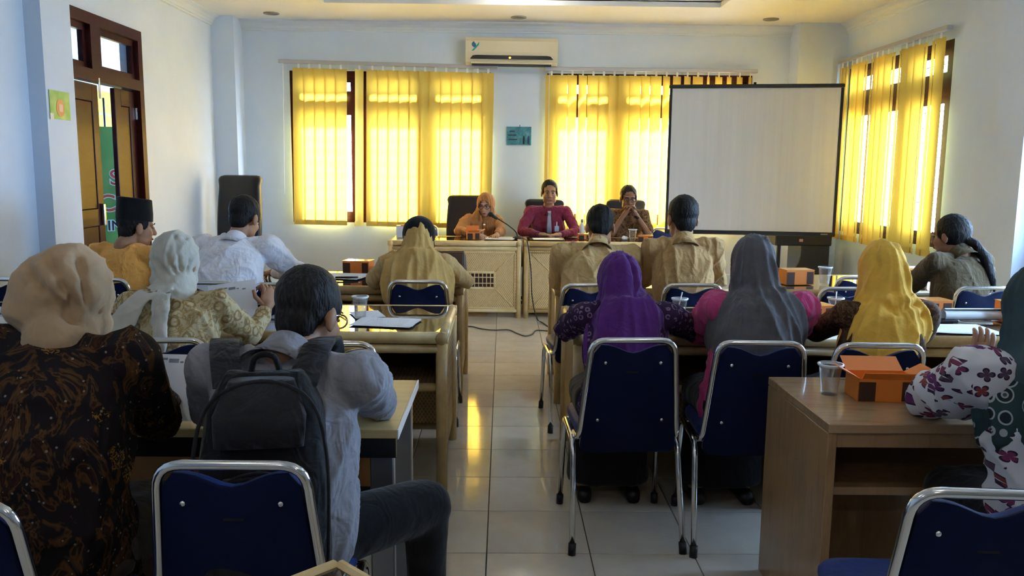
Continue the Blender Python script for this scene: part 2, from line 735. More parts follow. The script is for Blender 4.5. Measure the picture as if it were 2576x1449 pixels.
put(obj('wall_corridor', cw, WALL), 'pale corridor walls and roof outside the open door', 'wall', kind='structure')
put(obj('wall_corridor_panel', MB().box(-6.05, -6.0, 11.65, 14.5, .2, 2.6), YEL), 'yellow panel on the corridor wall seen through the door gap', 'wall', kind='structure')
for z_ in (1.3, 1.62, 1.94, 2.26):
    put(obj('trim_4', MB().box(-6.0, -5.99, 11.65, 14.5, z_-.012, z_+.012), BLACK), 'dark joint line across the yellow corridor panel', 'trim', kind='structure')
put(obj('corridor_floor', MB().box(-6.2, XL-WT, 3.5, 16, -.12, -.02), TILE), 'tiled corridor floor outside the door', 'floor', kind='structure')

# ------------------------------------------------------------------ windows
BAR = pmat('window_security_bar', (.10, .09, .09), .5, .4)


def window(name, root_loc, rz, x0, x1, z0, z1, muls, ztr, label):
    """local x along the wall, local y outward"""
    e = empty(name, root_loc, rz, label, 'window', kind='structure')
    f = MB()
    fr = .065
    d0, d1 = .005, .09
    f.box(x0, x1, d0, d1, z1-fr, z1)
    f.box(x0, x1, d0, d1, z0, z0+fr)
    f.box(x0, x0+fr, d0, d1, z0+fr, z1-fr)
    f.box(x1-fr, x1, d0, d1, z0+fr, z1-fr)
    f.box(x0+fr, x1-fr, d0, d1, ztr-.075, ztr+.075)
    for m in muls:
        f.box(m-.055, m+.055, d0+.004, d1-.004, z0+fr, z1-fr)
    obj('window_frame', f, DWOOD, e)
    edges = [x0+fr]+[q for m in muls for q in (m-.055, m+.055)]+[x1-fr]
    for k in range(0, len(edges), 2):
        a, b = edges[k], edges[k+1]
        for (za, zb_) in ((z0+fr, ztr-.075), (ztr+.075, z1-fr)):
            s = MB()
            sw = .06
            s.box(a, b, .02, .07, za, za+sw)
            s.box(a, b, .02, .07, zb_-sw, zb_)
            s.box(a, a+sw, .02, .07, za+sw, zb_-sw)
            s.box(b-sw, b, .02, .07, za+sw, zb_-sw)
            so = obj('sash', s, DWOOD, e)
            obj('pane', MB().box(a+sw, b-sw, .044, .048, za+sw, zb_-sw), GLASS, so)
    nb = int((z1-z0-.1)/.14)
    for k in range(nb):
        z = z0+.10+k*.14
        obj('security_bar', MB().tube([(x0, .16, z), (x1, .16, z)], .005, 6), BAR, e)
    return e


window('window_1', (0, YB, 0), 0, *W1, (-1.66, -.90), 2.24, 'dark wooden window behind yellow blinds left of the air conditioner')
window('window_2', (0, YB, 0), 0, *W2, (1.30, 2.10), 2.24, 'dark wooden window behind yellow blinds and the projection screen')
window('window_3', (XR, 0, 0), -90, -W3[1], -W3[0], W3[2], W3[3], (-8.70, -7.97), 2.24, 'dark wooden window behind yellow blinds on the right wall')
window('window_added', (XR, 0, 0), -90, -W4[1], -W4[0], W4[2], W4[3], (-5.1, -4.37, -3.63), 2.24, 'unseen uncovered window added on the right wall for daylight beside the seats')  # added out of view to send bluish daylight onto the left wall

# ------------------------------------------------------------------ vertical blinds
SLAT = bpy.data.materials.new('yellow_blind_fabric')
SLAT.use_nodes = True
_nt = SLAT.node_tree
_nt.nodes.clear()
t = NT(SLAT)
_out = t.n('ShaderNodeOutputMaterial')
v = t.coord(scale=(1, 1, 1))
wv = t.noise(t.coord(scale=(20, 1, 160)), 3, 3)
cd = t.ramp(wv, [(.3, (.60, .44, .10)), (.7, (.70, .53, .15))])
ct = t.ramp(wv, [(.3, (.97, .49, .030)), (.7, (1.0, .56, .065))])
dn = t.n('ShaderNodeBsdfDiffuse')
tn = t.n('ShaderNodeBsdfTranslucent')
t.link(cd, dn.inputs[0])
t.link(ct, tn.inputs[0])
mx = t.n('ShaderNodeMixShader')
mx.inputs[0].default_value = .21
t.link(dn.outputs[0], mx.inputs[1])
t.link(tn.outputs[0], mx.inputs[2])
t.link(mx.outputs[0], _out.inputs[0])
HEM = pmat('blind_hem', (.62, .45, .09), .8)
RAIL = pmat('aluminium_rail', (.50, .49, .50), .4, .6)
CLIP = pmat('white_clip', (.85, .85, .85), .5)


def slat_mesh(width, length, bow=.012, tw=0.0):
    mb = MB()
    nx, nz = 5, 8
    vs, fs = [], []
    for j in range(nz+1):
        tt = j/nz
        a = tw*tt
        for i in range(nx+1):
            x = (i/nx-.5)*width
            y = bow*(1-(2*i/nx-1)**2)
            vs.append((x*math.cos(a)-y*math.sin(a), x*math.sin(a)+y*math.cos(a), -length*tt))
    for j in range(nz):
        for i in range(nx):
            q = j*(nx+1)+i
            fs.append((q, q+1, q+nx+2, q+nx+1))
    return mb.add(vs, fs).mesh('slat', True, fix=False)


def blind(root_loc, rz, x0, x1, ztop, zbot, slats, label, tilt=0.0, group='yellow vertical blinds'):
    e = empty('vertical_blind', root_loc, rz, label, 'blind', group)
    e.rotation_euler.y = R(tilt)
    obj('head_rail', MB().box(x0-.03, x1+.03, -.11, -.055, ztop+.045, ztop+.085, .004), RAIL, e)
    meshes = {}
    chain = MB().tube([(x0+.02, -.085, ztop+.05), (x0+.02, -.085, zbot+.35)], .003, 5)
    obj('control_chain', chain, CLIP, e)
    for (x, ang, tw, wd) in slats:
        key = (tw, wd)
        if key not in meshes:
            meshes[key] = slat_mesh(wd, ztop-zbot, .010, R(tw))
            meshes[key].materials.append(SLAT)
        s = bpy.data.objects.new('slat', meshes[key])
        COL.objects.link(s)
        s.parent = e
        s.location = (x, -.083, ztop)
        s.rotation_euler = (0, 0, R(ang))
        obj('clip', MB().box(-.012, .012, -.004, .004, -.005, .045), CLIP, s)
        a = R(tw)
        h = MB().box(-wd/2, wd/2, .004, .0065, -(ztop-zbot)-.001, -(ztop-zbot)+.055, 0, Matrix.Rotation(a, 4, 'Z'))
        obj('hem', h, HEM, s)
    return e


def row(x0, x1, n, angs, skip=(), tws=None, wd=.136):
    out = []
    for k in range(n):
        if k in skip:
            continue
        x = x0+(x1-x0)*k/(n-1)
        out.append((x, angs[k % len(angs)], (tws[k % len(tws)] if tws else 0), wd))
    return out


s1 = row(-2.385, -.22, 19, [6, 8, 7, 6, 9, 6, 7, 8], skip=(5,))
s1 = [(x, (62 if i == 5 else a), tw, wd) for i, (x, a, tw, wd) in enumerate(s1)]
s1[5] = (s1[5][0]-.03, 55, 0, .136)
blind((0, YB, 0), 0, -2.58, -.14, 2.585, .80, s1, 'yellow vertical blind with one open gap, left of the air conditioner', .9)
a2 = [8, 9, 34, 40, 8, 10, 26, 8, 6, 30, 12, 44, 38, 46, 20, 64, 40, 52, 46, 60]
s2 = row(.545, 2.83, 20, a2, tws=[0, 0, 6, 0, 0, -4])
blind((0, YB, 0), 0, .50, 2.88, 2.575, .80, s2, 'yellow vertical blind with several gaps, partly behind the projection screen')
a3 = [-4, 12, 15, -10, -8, 16, 19, -6, -12, -8, 17, 20, -10, -6, -12, 19, 18, -8, 16]
s3 = row(-9.40, -7.32, 18, [-q for q in a3], tws=[0, 4, 0, -6, 0])
blind((XR, 0, 0), -90, -9.45, -7.22, 2.655, .76, s3, 'yellow vertical blind on the right wall beside the screen')

# ------------------------------------------------------------------ door with banner beyond
dr = empty('door_1', (XL, 0, 0), 0, 'dark maroon double door standing ajar with glazed transom', 'door', kind='structure')
d = MB()
y0, y1, zt_ = DOOR
fx0, fx1 = -.085, .022
d.box(fx0, fx1, y0, y1, zt_-.09, zt_)
d.box(fx0, fx1, y0, y0+.08, 0, zt_-.09)
d.box(fx0, fx1, y1-.08, y1, 0, zt_-.09)
d.box(fx0, fx1, y0+.08, y1-.08, 2.15, 2.24)
d.box(fx0, fx1, 6.70, 6.86, 2.24, zt_-.09)
obj('door_frame', d, DWOOD, dr)
for (a, b) in ((y0+.08, 6.70), (6.86, y1-.08)):
    s = MB()
    s.box(-.06, -.02, a, b, 2.24, 2.29)
    s.box(-.06, -.02, a, b, zt_-.14, zt_-.09)
    s.box(-.06, -.02, a, a+.045, 2.29, zt_-.14)
    s.box(-.06, -.02, b-.045, b, 2.29, zt_-.14)
    so = obj('transom_sash', s, DWOOD, dr)
    obj('pane', MB().box(-.042, -.038, a+.045, b-.045, 2.29, zt_-.14), GLASS, so)


def leaf(hinge_y, sgn, width, ang):
    e = empty('door_leaf', (-.03, hinge_y, 0))
    e.parent = dr
    e.rotation_euler = (0, 0, R(ang))
    # leaf runs along local y*sgn
    m = MB()
    def yb(a, b):
        return (min(a*sgn, b*sgn), max(a*sgn, b*sgn))
    for (a, b, za, zb_) in ((0, .11, .01, 2.14), (width-.11, width, .01, 2.14), (.11, width-.11, .01, .22), (.11, width-.11, 1.0, 1.14), (.11, width-.11, 2.0, 2.14)):
        p, q = yb(a, b)
        m.box(-.04, 0, p, q, za, zb_, .004)
    obj('leaf_frame', m, DWOOD, e)
    for (za, zb_) in ((.22, 1.0), (1.14, 2.0)):
        p, q = yb(.11, width-.11)
        obj('leaf_panel', MB().box(-.032, -.008, p, q, za, zb_, .006), DWOOD, e)
    p, q = yb(width-.07, width-.04)
    obj('handle', MB().box(0, .03, p, q, 1.0, 1.18, .006), CHROME, e)
    for z in (.3, 1.1, 1.9):
        obj('hinge', MB().tube([(.006, 0, z), (.006, 0, z+.10)], .012, 8), CHROME, e)


leaf(y1-.08, -1, .385, 0)
leaf(y0+.08, 1, .775, 3)
obj('door_bolt', MB().tube([(.02, 6.80, 2.02), (.02, 6.80, 2.18)], .008, 8), CHROME, dr)

GREEN = pmat('green_banner_vinyl', (.10, .28, .05), .5)
t = NT(GREEN)
t.col(t.ramp(t.noise(t.coord(), 1.6, 3), [(.35, (.07, .22, .035)), (.65, (.20, .34, .10))]))
RED = pmat('red_lettering', (.50, .06, .03), .6)
WHL = pmat('white_outline', (.80, .80, .76), .6)
ban = empty('standing_banner', (-4.50, 9.55, 0), 28, 'green standing banner with red lettering seen through the door gap', 'banner')
obj('banner_sheet', MB().box(-.42, .42, -.004, .004, .18, 1.93), GREEN, ban)
obj('banner_pole', MB().tube([(0, .03, 0), (0, .03, 2.25)], .012, 8), BLACK, ban)
fo = MB()
for a in (0, 120, 240):
    fo.tube([(0, .03, .06), (.3*math.cos(R(a+90)), .03+.3*math.sin(R(a+90)), 0.0)], .009, 6)
obj('banner_foot', fo, BLACK, ban)
for (s_, z, sz) in (('SA', 1.28, .24), ('Cent', .98, .27), ('INFO', .76, .16)):
    back = text_mesh('lettering_outline', s_, sz, .001, .012)
    o = obj('lettering_outline', back, WHL, ban, loc=(.15, -.007, z), rot=(R(90), 0, 0))
    front = text_mesh('lettering', s_, sz, .001, .002)
    obj('lettering', front, RED if s_ != 'INFO' else BLACK, o, loc=(0, 0, .003))

# ------------------------------------------------------------------ things on walls and ceiling
ACM = pmat('aged_cream_plastic', (.66, .60, .42), .45)
ac = empty('air_conditioner', (.085, YB, 2.665), 0, 'cream wall mounted air conditioner above the wall between the windows', 'air conditioner')
ac.rotation_euler.y = R(.3)
prof = [(0, 0), (-.13, 0), (-.175, .03), (-.19, .08), (-.20, .14), (-.20, .26), (-.17, .30), (-.02, .315), (0, .315)]
m = MB()
n_ = len(prof)
vs = [(x, y, z) for x in (-.52, .52) for y, z in prof]
m.add(vs, [(i, (i+1) % n_, (i+1) % n_+n_, i+n_) for i in range(n_)]+[tuple(range(n_)), tuple(range(2*n_-1, n_-1, -1))])
obj('housing', m, ACM, ac)
m = MB().prism([(-.47, .062), (.47, .062), (.44, .098), (.40, .104), (-.40, .104), (-.44, .098)], .012, Matrix.Translation((0, -.204, 0)))
obj('air_grille', m, BLACK, ac)
obj('louver', MB().box(-.46, .46, -.195, -.10, .012, .030, .004), ACM, ac)
obj('outlet_slot', MB().box(-.45, .45, -.182, -.06, -.004, .014), BLACK, ac)
LEDM = bpy.data.materials.new('orange_indicator')
LEDM.use_nodes = True
LEDM.node_tree.nodes['Principled BSDF'].inputs['Base Color'].default_value = (.9, .2, .02, 1)
LEDM.node_tree.nodes['Principled BSDF'].inputs['Emission Color'].default_value = (1, .22, .03, 1)
LEDM.node_tree.nodes['Principled BSDF'].inputs['Emission Strength'].default_value = 3
obj('indicator_light', MB().ell((-.02, -.206, .078), (.013, .006, .011)), LEDM, ac, True)
TEAL = pmat('teal_logo', (.03, .30, .36), .5)
DBLUE = pmat('blue_logo', (.015, .12, .25), .5)
obj('logo_leaf', MB().prism([(-.43, .255), (-.405, .225), (-.40, .20), (-.425, .185), (-.45, .205), (-.452, .23)], .004, Matrix.Translation((0, -.203, 0))), DBLUE, ac)
obj('logo_leaf', MB().prism([(-.455, .15), (-.42, .185), (-.385, .225), (-.365, .25), (-.37, .215), (-.40, .18), (-.43, .15)], .003, Matrix.Translation((0, -.2025, 0))), TEAL, ac)

PIC = pmat('teal_picture_print', (.05, .22, .28), .5)
t = NT(PIC)
v = t.coord()
n1 = t.noise(v, 14, 4, .7, .6)
base = t.ramp(n1, [(.3, (.03, .13, .20)), (.5, (.05, .22, .28)), (.68, (.14, .38, .42)), (.8, (.35, .50, .55))])
t.col(base)
pic = empty('wall_picture', (.18, YB, 1.885), 0, 'small teal picture with two dark figures hung between the windows', 'picture')
obj('picture_board', MB().box(-.145, .145, -.02, 0, -.105, .105, .003), PIC, pic)
FIG = pmat('dark_figure_print', (.015, .03, .04), .6)
FIG2 = pmat('blue_figure_print', (.02, .06, .16), .6)
for (x, mm, s_) in ((.058, FIG, 1.0), (.112, FIG2, .9)):
    m = MB().prism([(x-.012, -.095), (x+.008, -.095), (x+.013, -.04), (x+.009, -.012), (x+.004, .002), (x-.004, .002), (x-.010, -.014), (x-.014, -.05)], .002, Matrix.Translation((0, -.0215, 0)))
    obj('printed_figure', m, mm, pic)
for (x0, x1, z) in ((-.11, -.05, .052), (-.125, -.03, .008), (-.12, -.02, -.042)):
    obj('printed_line', MB().box(x0, x1, -.0212, -.019, z-.007, z+.007), FIG, pic)
obj('hook', MB().tube([(.01, -.006, .105), (.012, -.012, .125)], .004, 6), BLACK, pic)

po = empty('green_notice', (-2.958, 5.655, 1.885), 0, 'green laminated notice with an orange oval stuck on the left pillar', 'notice')
PGREEN = pmat('light_green_print', (.28, .50, .12), .3)
t = NT(PGREEN)
t.col(t.ramp(t.noise(t.coord(), 9, 3), [(.35, (.16, .40, .09)), (.65, (.38, .56, .18))]))
obj('sheet', MB().box(0, .004, -.125, .125, -.095, .09), PGREEN, po)
m = MB()
pts = [(.052*math.cos(a), .058*math.sin(a)) for a in [2*math.pi*k/24 for k in range(24)]]
m.add([(.005, y, z-.02) for y, z in pts]+[(.0062, y, z-.02) for y, z in pts], [tuple(range(24)), tuple(range(47, 23, -1))]+[(i, (i+1) % 24, (i+1) % 24+24, i+24) for i in range(24)])
obj('printed_oval', m, pmat('orange_print', (.62, .24, .08), .4), po)
obj('printed_shape', MB().box(.0062, .0072, -.02, .03, -.045, .005, .001), pmat('pink_print', (.72, .45, .35), .4), po)
obj('tape_strip', MB().box(.004, .0055, -.13, -.09, -.10, -.06), WHITEP, po)

DLM = pmat('downlight_rim', (.30, .29, .27), .4, .5)
for (x, y, wh) in ((-2.53, 9.33, 'near the left corner'), (.157, 9.39, 'above the air conditioner'), (2.91, 9.32, 'above the projection screen')):
    e = empty('ceiling_downlight', (x, y, ZC), 0, 'unlit round recessed ceiling light '+wh, 'light', 'unlit ceiling downlights')
    obj('rim', MB().lathe([(.085, 0), (.085, -.010), (.062, -.012), (.058, .0)], 24), DLM, e, True)
    obj('lens', MB().lathe([(.058, -.004), (.02, -.007), (.001, -.007)], 24), pmat('dim_lens', (.12, .11, .10), .3), e, True)

LAMPM = bpy.data.materials.new('lit_bulb')
LAMPM.use_nodes = True
_b = LAMPM.node_tree.nodes['Principled BSDF']
_b.inputs['Emission Color'].default_value = (.92, .96, 1, 1)
_b.inputs['Emission Strength'].default_value = 14
LAMPW = 4.2


def ceiling_lamp(x, y, z, label):
    lp = empty('ceiling_lamp', (x, y, z), 0, label, 'lamp', 'lit hanging bulbs')
    obj('ceiling_rose', MB().lathe([(.001, 0), (.06, 0), (.05, -.03), (.001, -.03)], 20), WHITEP, lp, True)
    obj('lamp_stem', MB().tube([(0, 0, -.02), (0, 0, -.13)], .008, 8), WHITEP, lp)
    obj('socket', MB().lathe([(.02, -.12), (.026, -.13), (.026, -.165), (.02, -.17)], 16), WHITEP, lp, True)
    obj('bulb', MB().ell((0, 0, -.215), (.045, .045, .055)), LAMPM, lp, True)
    pl = bpy.data.lights.new('bulb_glow', 'POINT')
    pl.energy = LAMPW
    pl.color = (1.0, .90, .76)
    pl.shadow_soft_size = .045
    po_ = bpy.data.objects.new('bulb_glow', pl)
    COL.objects.link(po_)
    po_.parent = lp
    po_.location = (0, 0, -.33)


ceiling_lamp(.19, 8.36, TZ, 'lit white bulb hanging in the ceiling tray near the air conditioner')
ceiling_lamp(-1.2, .6, ZC, 'added unseen white bulb over the rear left seats')  # this and the next three bulbs are added unseen, to light the backs
ceiling_lamp(1.3, .6, ZC, 'added unseen white bulb over the rear right seats')
ceiling_lamp(-1.2, -1.8, ZC, 'added unseen white bulb at the rear left of the room')
ceiling_lamp(1.3, -1.8, ZC, 'added unseen white bulb at the rear right of the room')

# ------------------------------------------------------------------ rattan and bamboo desks


def bamboo_desk(name, label, x0, x1, y0, y1, zt, cat='desk', group=None, panel='far', pole=None, weave=None):
    pole, weave = pole or BAMBOO, weave or WEAVE
    e = empty(name, ((x0+x1)/2, (y0+y1)/2, 0), 0, label, cat, group)
    hx, hy = (x1-x0)/2, (y1-y0)/2
    r = .028
    for sx in (-1, 1):
        for sy in (-1, 1):
            obj('leg', MB().tube([(sx*(hx-r), sy*(hy-r), 0), (sx*(hx-r), sy*(hy-r), zt-.02)], r*.95, 12), pole, e, True)
    for sy in (-1, 1):
        obj('top_rail', MB().tube([(-hx, sy*(hy-r), zt-r-.001), (hx, sy*(hy-r), zt-r-.001)], r, 12), pole, e, True)
        obj('lower_rail', MB().tube([(-hx+.02, sy*(hy-r), zt-.080), (hx-.02, sy*(hy-r), zt-.080)], .021, 12), pole, e, True)
    for sx in (-1, 1):
        obj('top_rail', MB().tube([(sx*(hx-r), -hy, zt-r-.001), (sx*(hx-r), hy, zt-r-.001)], r, 12), pole, e, True)
        obj('lower_rail', MB().tube([(sx*(hx-r), -hy+.02, zt-.080), (sx*(hx-r), hy-.02, zt-.080)], .021, 12), pole, e, True)
    obj('glass_top', MB().box(-hx+.035, hx-.035, -hy+.035, hy-.035, zt-.016, zt-.004, .002), GLASSTOP, e)
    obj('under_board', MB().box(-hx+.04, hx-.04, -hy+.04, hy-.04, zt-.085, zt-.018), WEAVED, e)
    sp = 1 if panel == 'far' else -1
    yp = sp*(hy-r)
    obj('front_panel', MB().box(-hx+.05, hx-.05, yp-.008, yp+.008, .09, zt-.10), weave, e)
    obj('bottom_rail', MB().tube([(-hx+.03, yp, .075), (hx-.03, yp, .075)], .020, 12), pole, e, True)
    for sx in (-1, 1):
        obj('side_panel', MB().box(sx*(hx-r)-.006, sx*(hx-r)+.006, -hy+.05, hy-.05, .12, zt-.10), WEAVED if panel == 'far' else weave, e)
    if panel == 'far':
        obj('cross_rail', MB().tube([(-hx+.04, -hy+r+.02, .49), (hx-.04, -hy+r+.02, .49)], .020, 12), pole, e, True)
        for x in (0,):
            obj('middle_post', MB().tube([(x, -hy+r+.015, .49), (x, -hy+r+.015, zt-.08)], .022, 12), pole, e, True)
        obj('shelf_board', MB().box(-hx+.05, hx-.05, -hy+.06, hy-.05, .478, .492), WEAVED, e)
    else:
        # carved front: border, diagonals and a small grille in the middle
        yf = yp-.010
        cxh, czh, cz = .40, .080, .385
        for (a, b) in (((-cxh, cz-czh), (cxh, cz-czh)), ((-cxh, cz+czh), (cxh, cz+czh)), ((-cxh, cz-czh), (-cxh, cz+czh)), ((cxh, cz-czh), (cxh, cz+czh))):
            obj('grille_frame', MB().tube([(a[0], yf, a[1]), (b[0], yf, b[1])], .013, 10), pole, e, True)
        for sx in (-1, 1):
            for sz, zc in ((-1, .105), (1, zt-.125)):
                obj('diagonal_strip', MB().tube([(sx*cxh, yf, cz+sz*czh), (sx*(hx-.07), yf, zc)], .006, 8), pole, e, True)
            obj('border_strip', MB().tube([(sx*(hx-.065), yf, .10), (sx*(hx-.065), yf, zt-.12)], .008, 8), pole, e, True)
        for z in (.10, zt-.118):
            obj('border_strip', MB().tube([(-hx+.065, yf, z), (hx-.065, yf, z)], .008, 8), pole, e, True)
        obj('grille_backing', MB().box(-cxh+.01, cxh-.01, yf-.002, yf+.004, cz-czh+.01, cz+czh-.01), ORDARK, e)
        for k in range(1, 20):
            x = -cxh+2*cxh*k/20
            obj('grille_bar', MB().tube([(x, yf-.006, cz-czh), (x, yf-.006, cz+czh)], .0055, 6), pole, e, True)
        for z in (cz-.03, cz+.03):
            obj('grille_bar', MB().tube([(-cxh, yf-.008, z), (cxh, yf-.008, z)], .005, 6), pole, e, True)
    return e


G = 'bamboo and rattan desks'
bamboo_desk('speaker_table', 'pale rattan table with small grille before the woman at the microphone', -1.15, .192, 8.26, 8.88, .785, 'table', G, 'near', PALE)
bamboo_desk('speaker_table', 'pale rattan table in front of the man with the grey tie', .215, 1.575, 8.26, 8.88, .785, 'table', G, 'near', PALE)
DZ = .755
bamboo_desk('bamboo_desk', 'bamboo desk with glass top beside the aisle, before the khaki hijab woman', -1.62, -.245, 5.15, 5.98, DZ, 'desk', G)
bamboo_desk('bamboo_desk', 'bamboo desk in front of the man in the orange shirt', -3.02, -1.65, 5.15, 5.98, DZ, 'desk', G)
bamboo_desk('bamboo_desk', 'bamboo desk with glass top and printed sheets in the second left row', -1.62, -.245, 3.66, 4.47, DZ, 'desk', G)
bamboo_desk('bamboo_desk', 'bamboo desk by the left wall in front of the cream hijab woman', -3.02, -1.65, 3.66, 4.47, DZ, 'desk', G)
bamboo_desk('bamboo_desk', 'bamboo desk in front of the two men in khaki shirts', .335, 1.70, 5.15, 5.98, DZ, 'desk', G)
bamboo_desk('bamboo_desk', 'bamboo desk near the right wall in front of the ponytailed person', 1.73, 3.10, 5.15, 5.98, DZ, 'desk', G)
bamboo_desk('bamboo_desk', 'bamboo desk under the arms of the purple hijab woman', .325, 1.69, 3.66, 4.47, DZ, 'desk', G)
bamboo_desk('bamboo_desk', 'bamboo desk with a rolled paper beside the mustard hijab woman', 1.72, 3.08, 3.66, 4.47, DZ, 'desk', G)

# near corner table (bottom edge of the photograph)
e = empty('side_table', (-.312, 1.20, 0), 45, 'bamboo framed table corner at the bottom edge, nearest of all', 'table')
hw = .22
for sx in (-1, 1):
    for sy in (-1, 1):
        obj('leg', MB().tube([(sx*(hw-.02), sy*(hw-.02), 0), (sx*(hw-.02), sy*(hw-.02), .72)], .016, 10), BAMBOO, e, True)
for s_ in (-1, 1):
    obj('top_rail', MB().box(-hw, hw, s_*hw-.012, s_*hw+.012, .705, .735, .008), PALE, e)
    obj('top_rail', MB().box(s_*hw-.012, s_*hw+.012, -hw, hw, .705, .735, .008), PALE, e)
obj('glass_top', MB().box(-hw+.01, hw-.01, -hw+.01, hw-.01, .712, .726), GLASSTOP, e)

# pale board desk with steel frame, third row left
PLY = wood('pale_board', (.60, .46, .22), (.52, .38, .17), (1, 5, 1), .45, .15)
PLYB = wood('orange_brown_board', (.30, .13, .03), (.22, .09, .02), (1, 5, 1), .5, .1)


def board_desk(label, x0, x1, y0, y1, zt):
    e = empty('board_desk', ((x0+x1)/2, (y0+y1)/2, 0), 0, label, 'desk')
    hx, hy = (x1-x0)/2, (y1-y0)/2
    obj('desk_top', MB().box(-hx, hx, -hy, hy, zt-.026, zt, .003), PLY, e)
    obj('edge_strip', MB().box(hx-.001, hx+.004, -hy, hy, zt-.028, zt+.001, .001), WHITEP, e)
    obj('apron', MB().box(-hx+.01, hx-.005, -hy+.005, -hy+.03, zt-.085, zt-.026), BLKMET, e)
    for sx in (-1, 1):
        for sy in (-1, 1):
            x, y = sx*(hx-.05), sy*(hy-.05)
            obj('leg', MB().box(x-.035, x+.035, y-.02, y+.02, .02, zt-.026, .004), STEEL, e)
            obj('foot_pad', MB().lathe([(.02, 0), (.02, .02)], 12, Matrix.Translation((x, y, 0))), BLACK, e)
        obj('side_bar', MB().box(sx*(hx-.05)-.02, sx*(hx-.05)+.02, -hy+.07, hy-.07, zt-.085, zt-.03), BLKMET, e)
    obj('modesty_panel', MB().box(-hx+.09, hx-.09, hy-.06, hy-.045, .36, zt-.12), PLYB, e)
    obj('lower_bar', MB().box(-hx+.05, hx-.05, hy-.065, hy-.04, .30, .36), BLKMET, e)
    return e


board_desk('pale board desk with grey steel legs before the man with the backpack', -1.62, -.30, 2.31, 2.89, .735)
board_desk('pale board desk at the far left edge beside the brown hijab woman', -2.96, -1.64, 2.31, 2.89, .735)

# veneered desk, third row right
VEN = wood('brown_veneer', (.33, .19, .085), (.23, .125, .05), (6, 6, 1), .3, .35)
VTOP = wood('brown_veneer_top', (.36, .22, .11), (.28, .16, .075), (1, 7, 1), .22, .5)
e = empty('veneer_desk', (1.66, 2.65, 0), 0, 'brown veneer desk with solid side panel at front right', 'desk')
hx, hy, zt = .685, .285, .745
obj('desk_top', MB().box(-hx, hx, -hy, hy, zt-.03, zt, .003), VTOP, e)
for sx in (-1, 1):
    obj('side_panel', MB().box(min(sx*hx, sx*(hx-.028)), max(sx*hx, sx*(hx-.028)), -hy+.003, hy-.003, 0, zt-.03, .002), VEN, e)
obj('back_panel', MB().box(-hx+.028, hx-.028, hy-.05, hy-.03, .015, zt-.03), VEN, e)
obj('shelf', MB().box(-hx+.028, hx-.028, -hy+.10, hy-.05, .485, .510), VEN, e)
obj('front_rail', MB().box(-hx+.028, hx-.028, -hy+.01, -hy+.03, zt-.075, zt-.03), VEN, e)

# ------------------------------------------------------------------ blue stacking chairs
CH = empty('stacking_chair', (0, 0, 0), 0, 'x', 'chair', 'blue padded chairs with chrome frames')
TR = .0115
bf = fillet([(-.195, -.06, .435), (-.193, -.185, .445), (-.158, -.25, .852), (.158, -.25, .852), (.193, -.185, .445), (.195, -.06, .435)], .055, 6)
obj('back_frame', MB().tube(bf, TR, 10), CHROME, CH, True)
for sx in (-1, 1):
    sf = fillet([(sx*.218, -.25, .03), (sx*.208, -.135, .425), (sx*.205, .20, .425), (sx*.214, .25, .03)], .06, 5)
    lo = obj('leg_frame', MB().tube(sf, TR, 10), CHROME, CH, True)
    obj('rubber_foot', MB().tube([(sx*.2195, -.2545, 0), (sx*.217, -.247, .045)], .0155, 10), BLACK, lo, True)
    obj('rubber_foot', MB().tube([(sx*.2147, .2535, 0), (sx*.2135, .248, .045)], .0155, 10), BLACK, lo, True)
obj('cross_bar', MB().tube([(-.206, -.10, .425), (.206, -.10, .425)], .009, 8), CHROME, CH, True)
obj('cross_bar', MB().tube([(-.206, .16, .425), (.206, .16, .425)], .009, 8), CHROME, CH, True)


def seat_pad(w0, w1, d0, d1, z0, z1):
    mb = MB()
    secs = []
    for z, k in ((z0, .90), (z0+.008, .985), (z0+.02, 1.0), (z1-.018, 1.0), (z1-.006, .96), (z1, .80)):
        ring = []
        n = 40
        for i in range(n):
            a = 2*math.pi*i/n
            ca, sa = math.cos(a), math.sin(a)
            yy = math.copysign(abs(sa)**.36, sa)
            ww = w0+(w1-w0)*(yy+1)/2
            ring.append((k*ww*math.copysign(abs(ca)**.36, ca), (d0+d1)/2+k*(d1-d0)/2*yy, z+(.006*(1-ca*ca) if z == z1 else 0)))
        secs.append(ring)
    n = 40
    vs = [p for s in secs for p in s]
    fs = []
    for i in range(len(secs)-1):
        for k in range(n):
            k2 = (k+1) % n
            fs.append((i*n+k, i*n+k2, (i+1)*n+k2, (i+1)*n+k))
    fs.append(tuple(range(n))[::-1])
    fs.append(tuple((len(secs)-1)*n+k for k in range(n)))
    return mb.add(vs, fs)


obj('seat', seat_pad(.195, .205, -.17, .235, .437, .488), BLUE, CH, True)
# back pad: outline in the plane of the back frame, with a dip under the top tube


def back_outline():
    pts = []
    top, bot = .836, .42
    tw, bw = .149, .188
    for k in range(13):                       # top edge, dipping in the middle
        u = -1+2*k/12
        z = top-.034*math.exp(-(u/.42)**2)
        if abs(u) > .8:
            z -= .035*((abs(u)-.8)/.2)**2
        pts.append((u*tw, z))
    for k in range(1, 8):
        q = k/8
        pts.append((tw+(bw-tw)*q, top-.035-(top-.035-bot)*q))
    for k in range(5):
        a = math.pi/2*k/4
        pts.append((bw-.03+.03*math.cos(a), bot-.03*math.sin(a)))
    for k in range(5):
        a = math.pi/2*k/4
        pts.append((-bw+.03-.03*math.sin(a), bot-.03*math.cos(a)))
    for k in range(7, 0, -1):
        q = k/8
        pts.append((-tw-(bw-tw)*q, top-.035-(top-.035-bot)*q))
    return pts


def back_pt(x, z, off):
    q = (z-.445)/(.852-.445)
    yb = -.185-.065*q
    # gentle hollow across
    return (x, yb+off-.012*(1-(x/.18)**2)*0.6, z)


ol = back_outline()
cz = .63


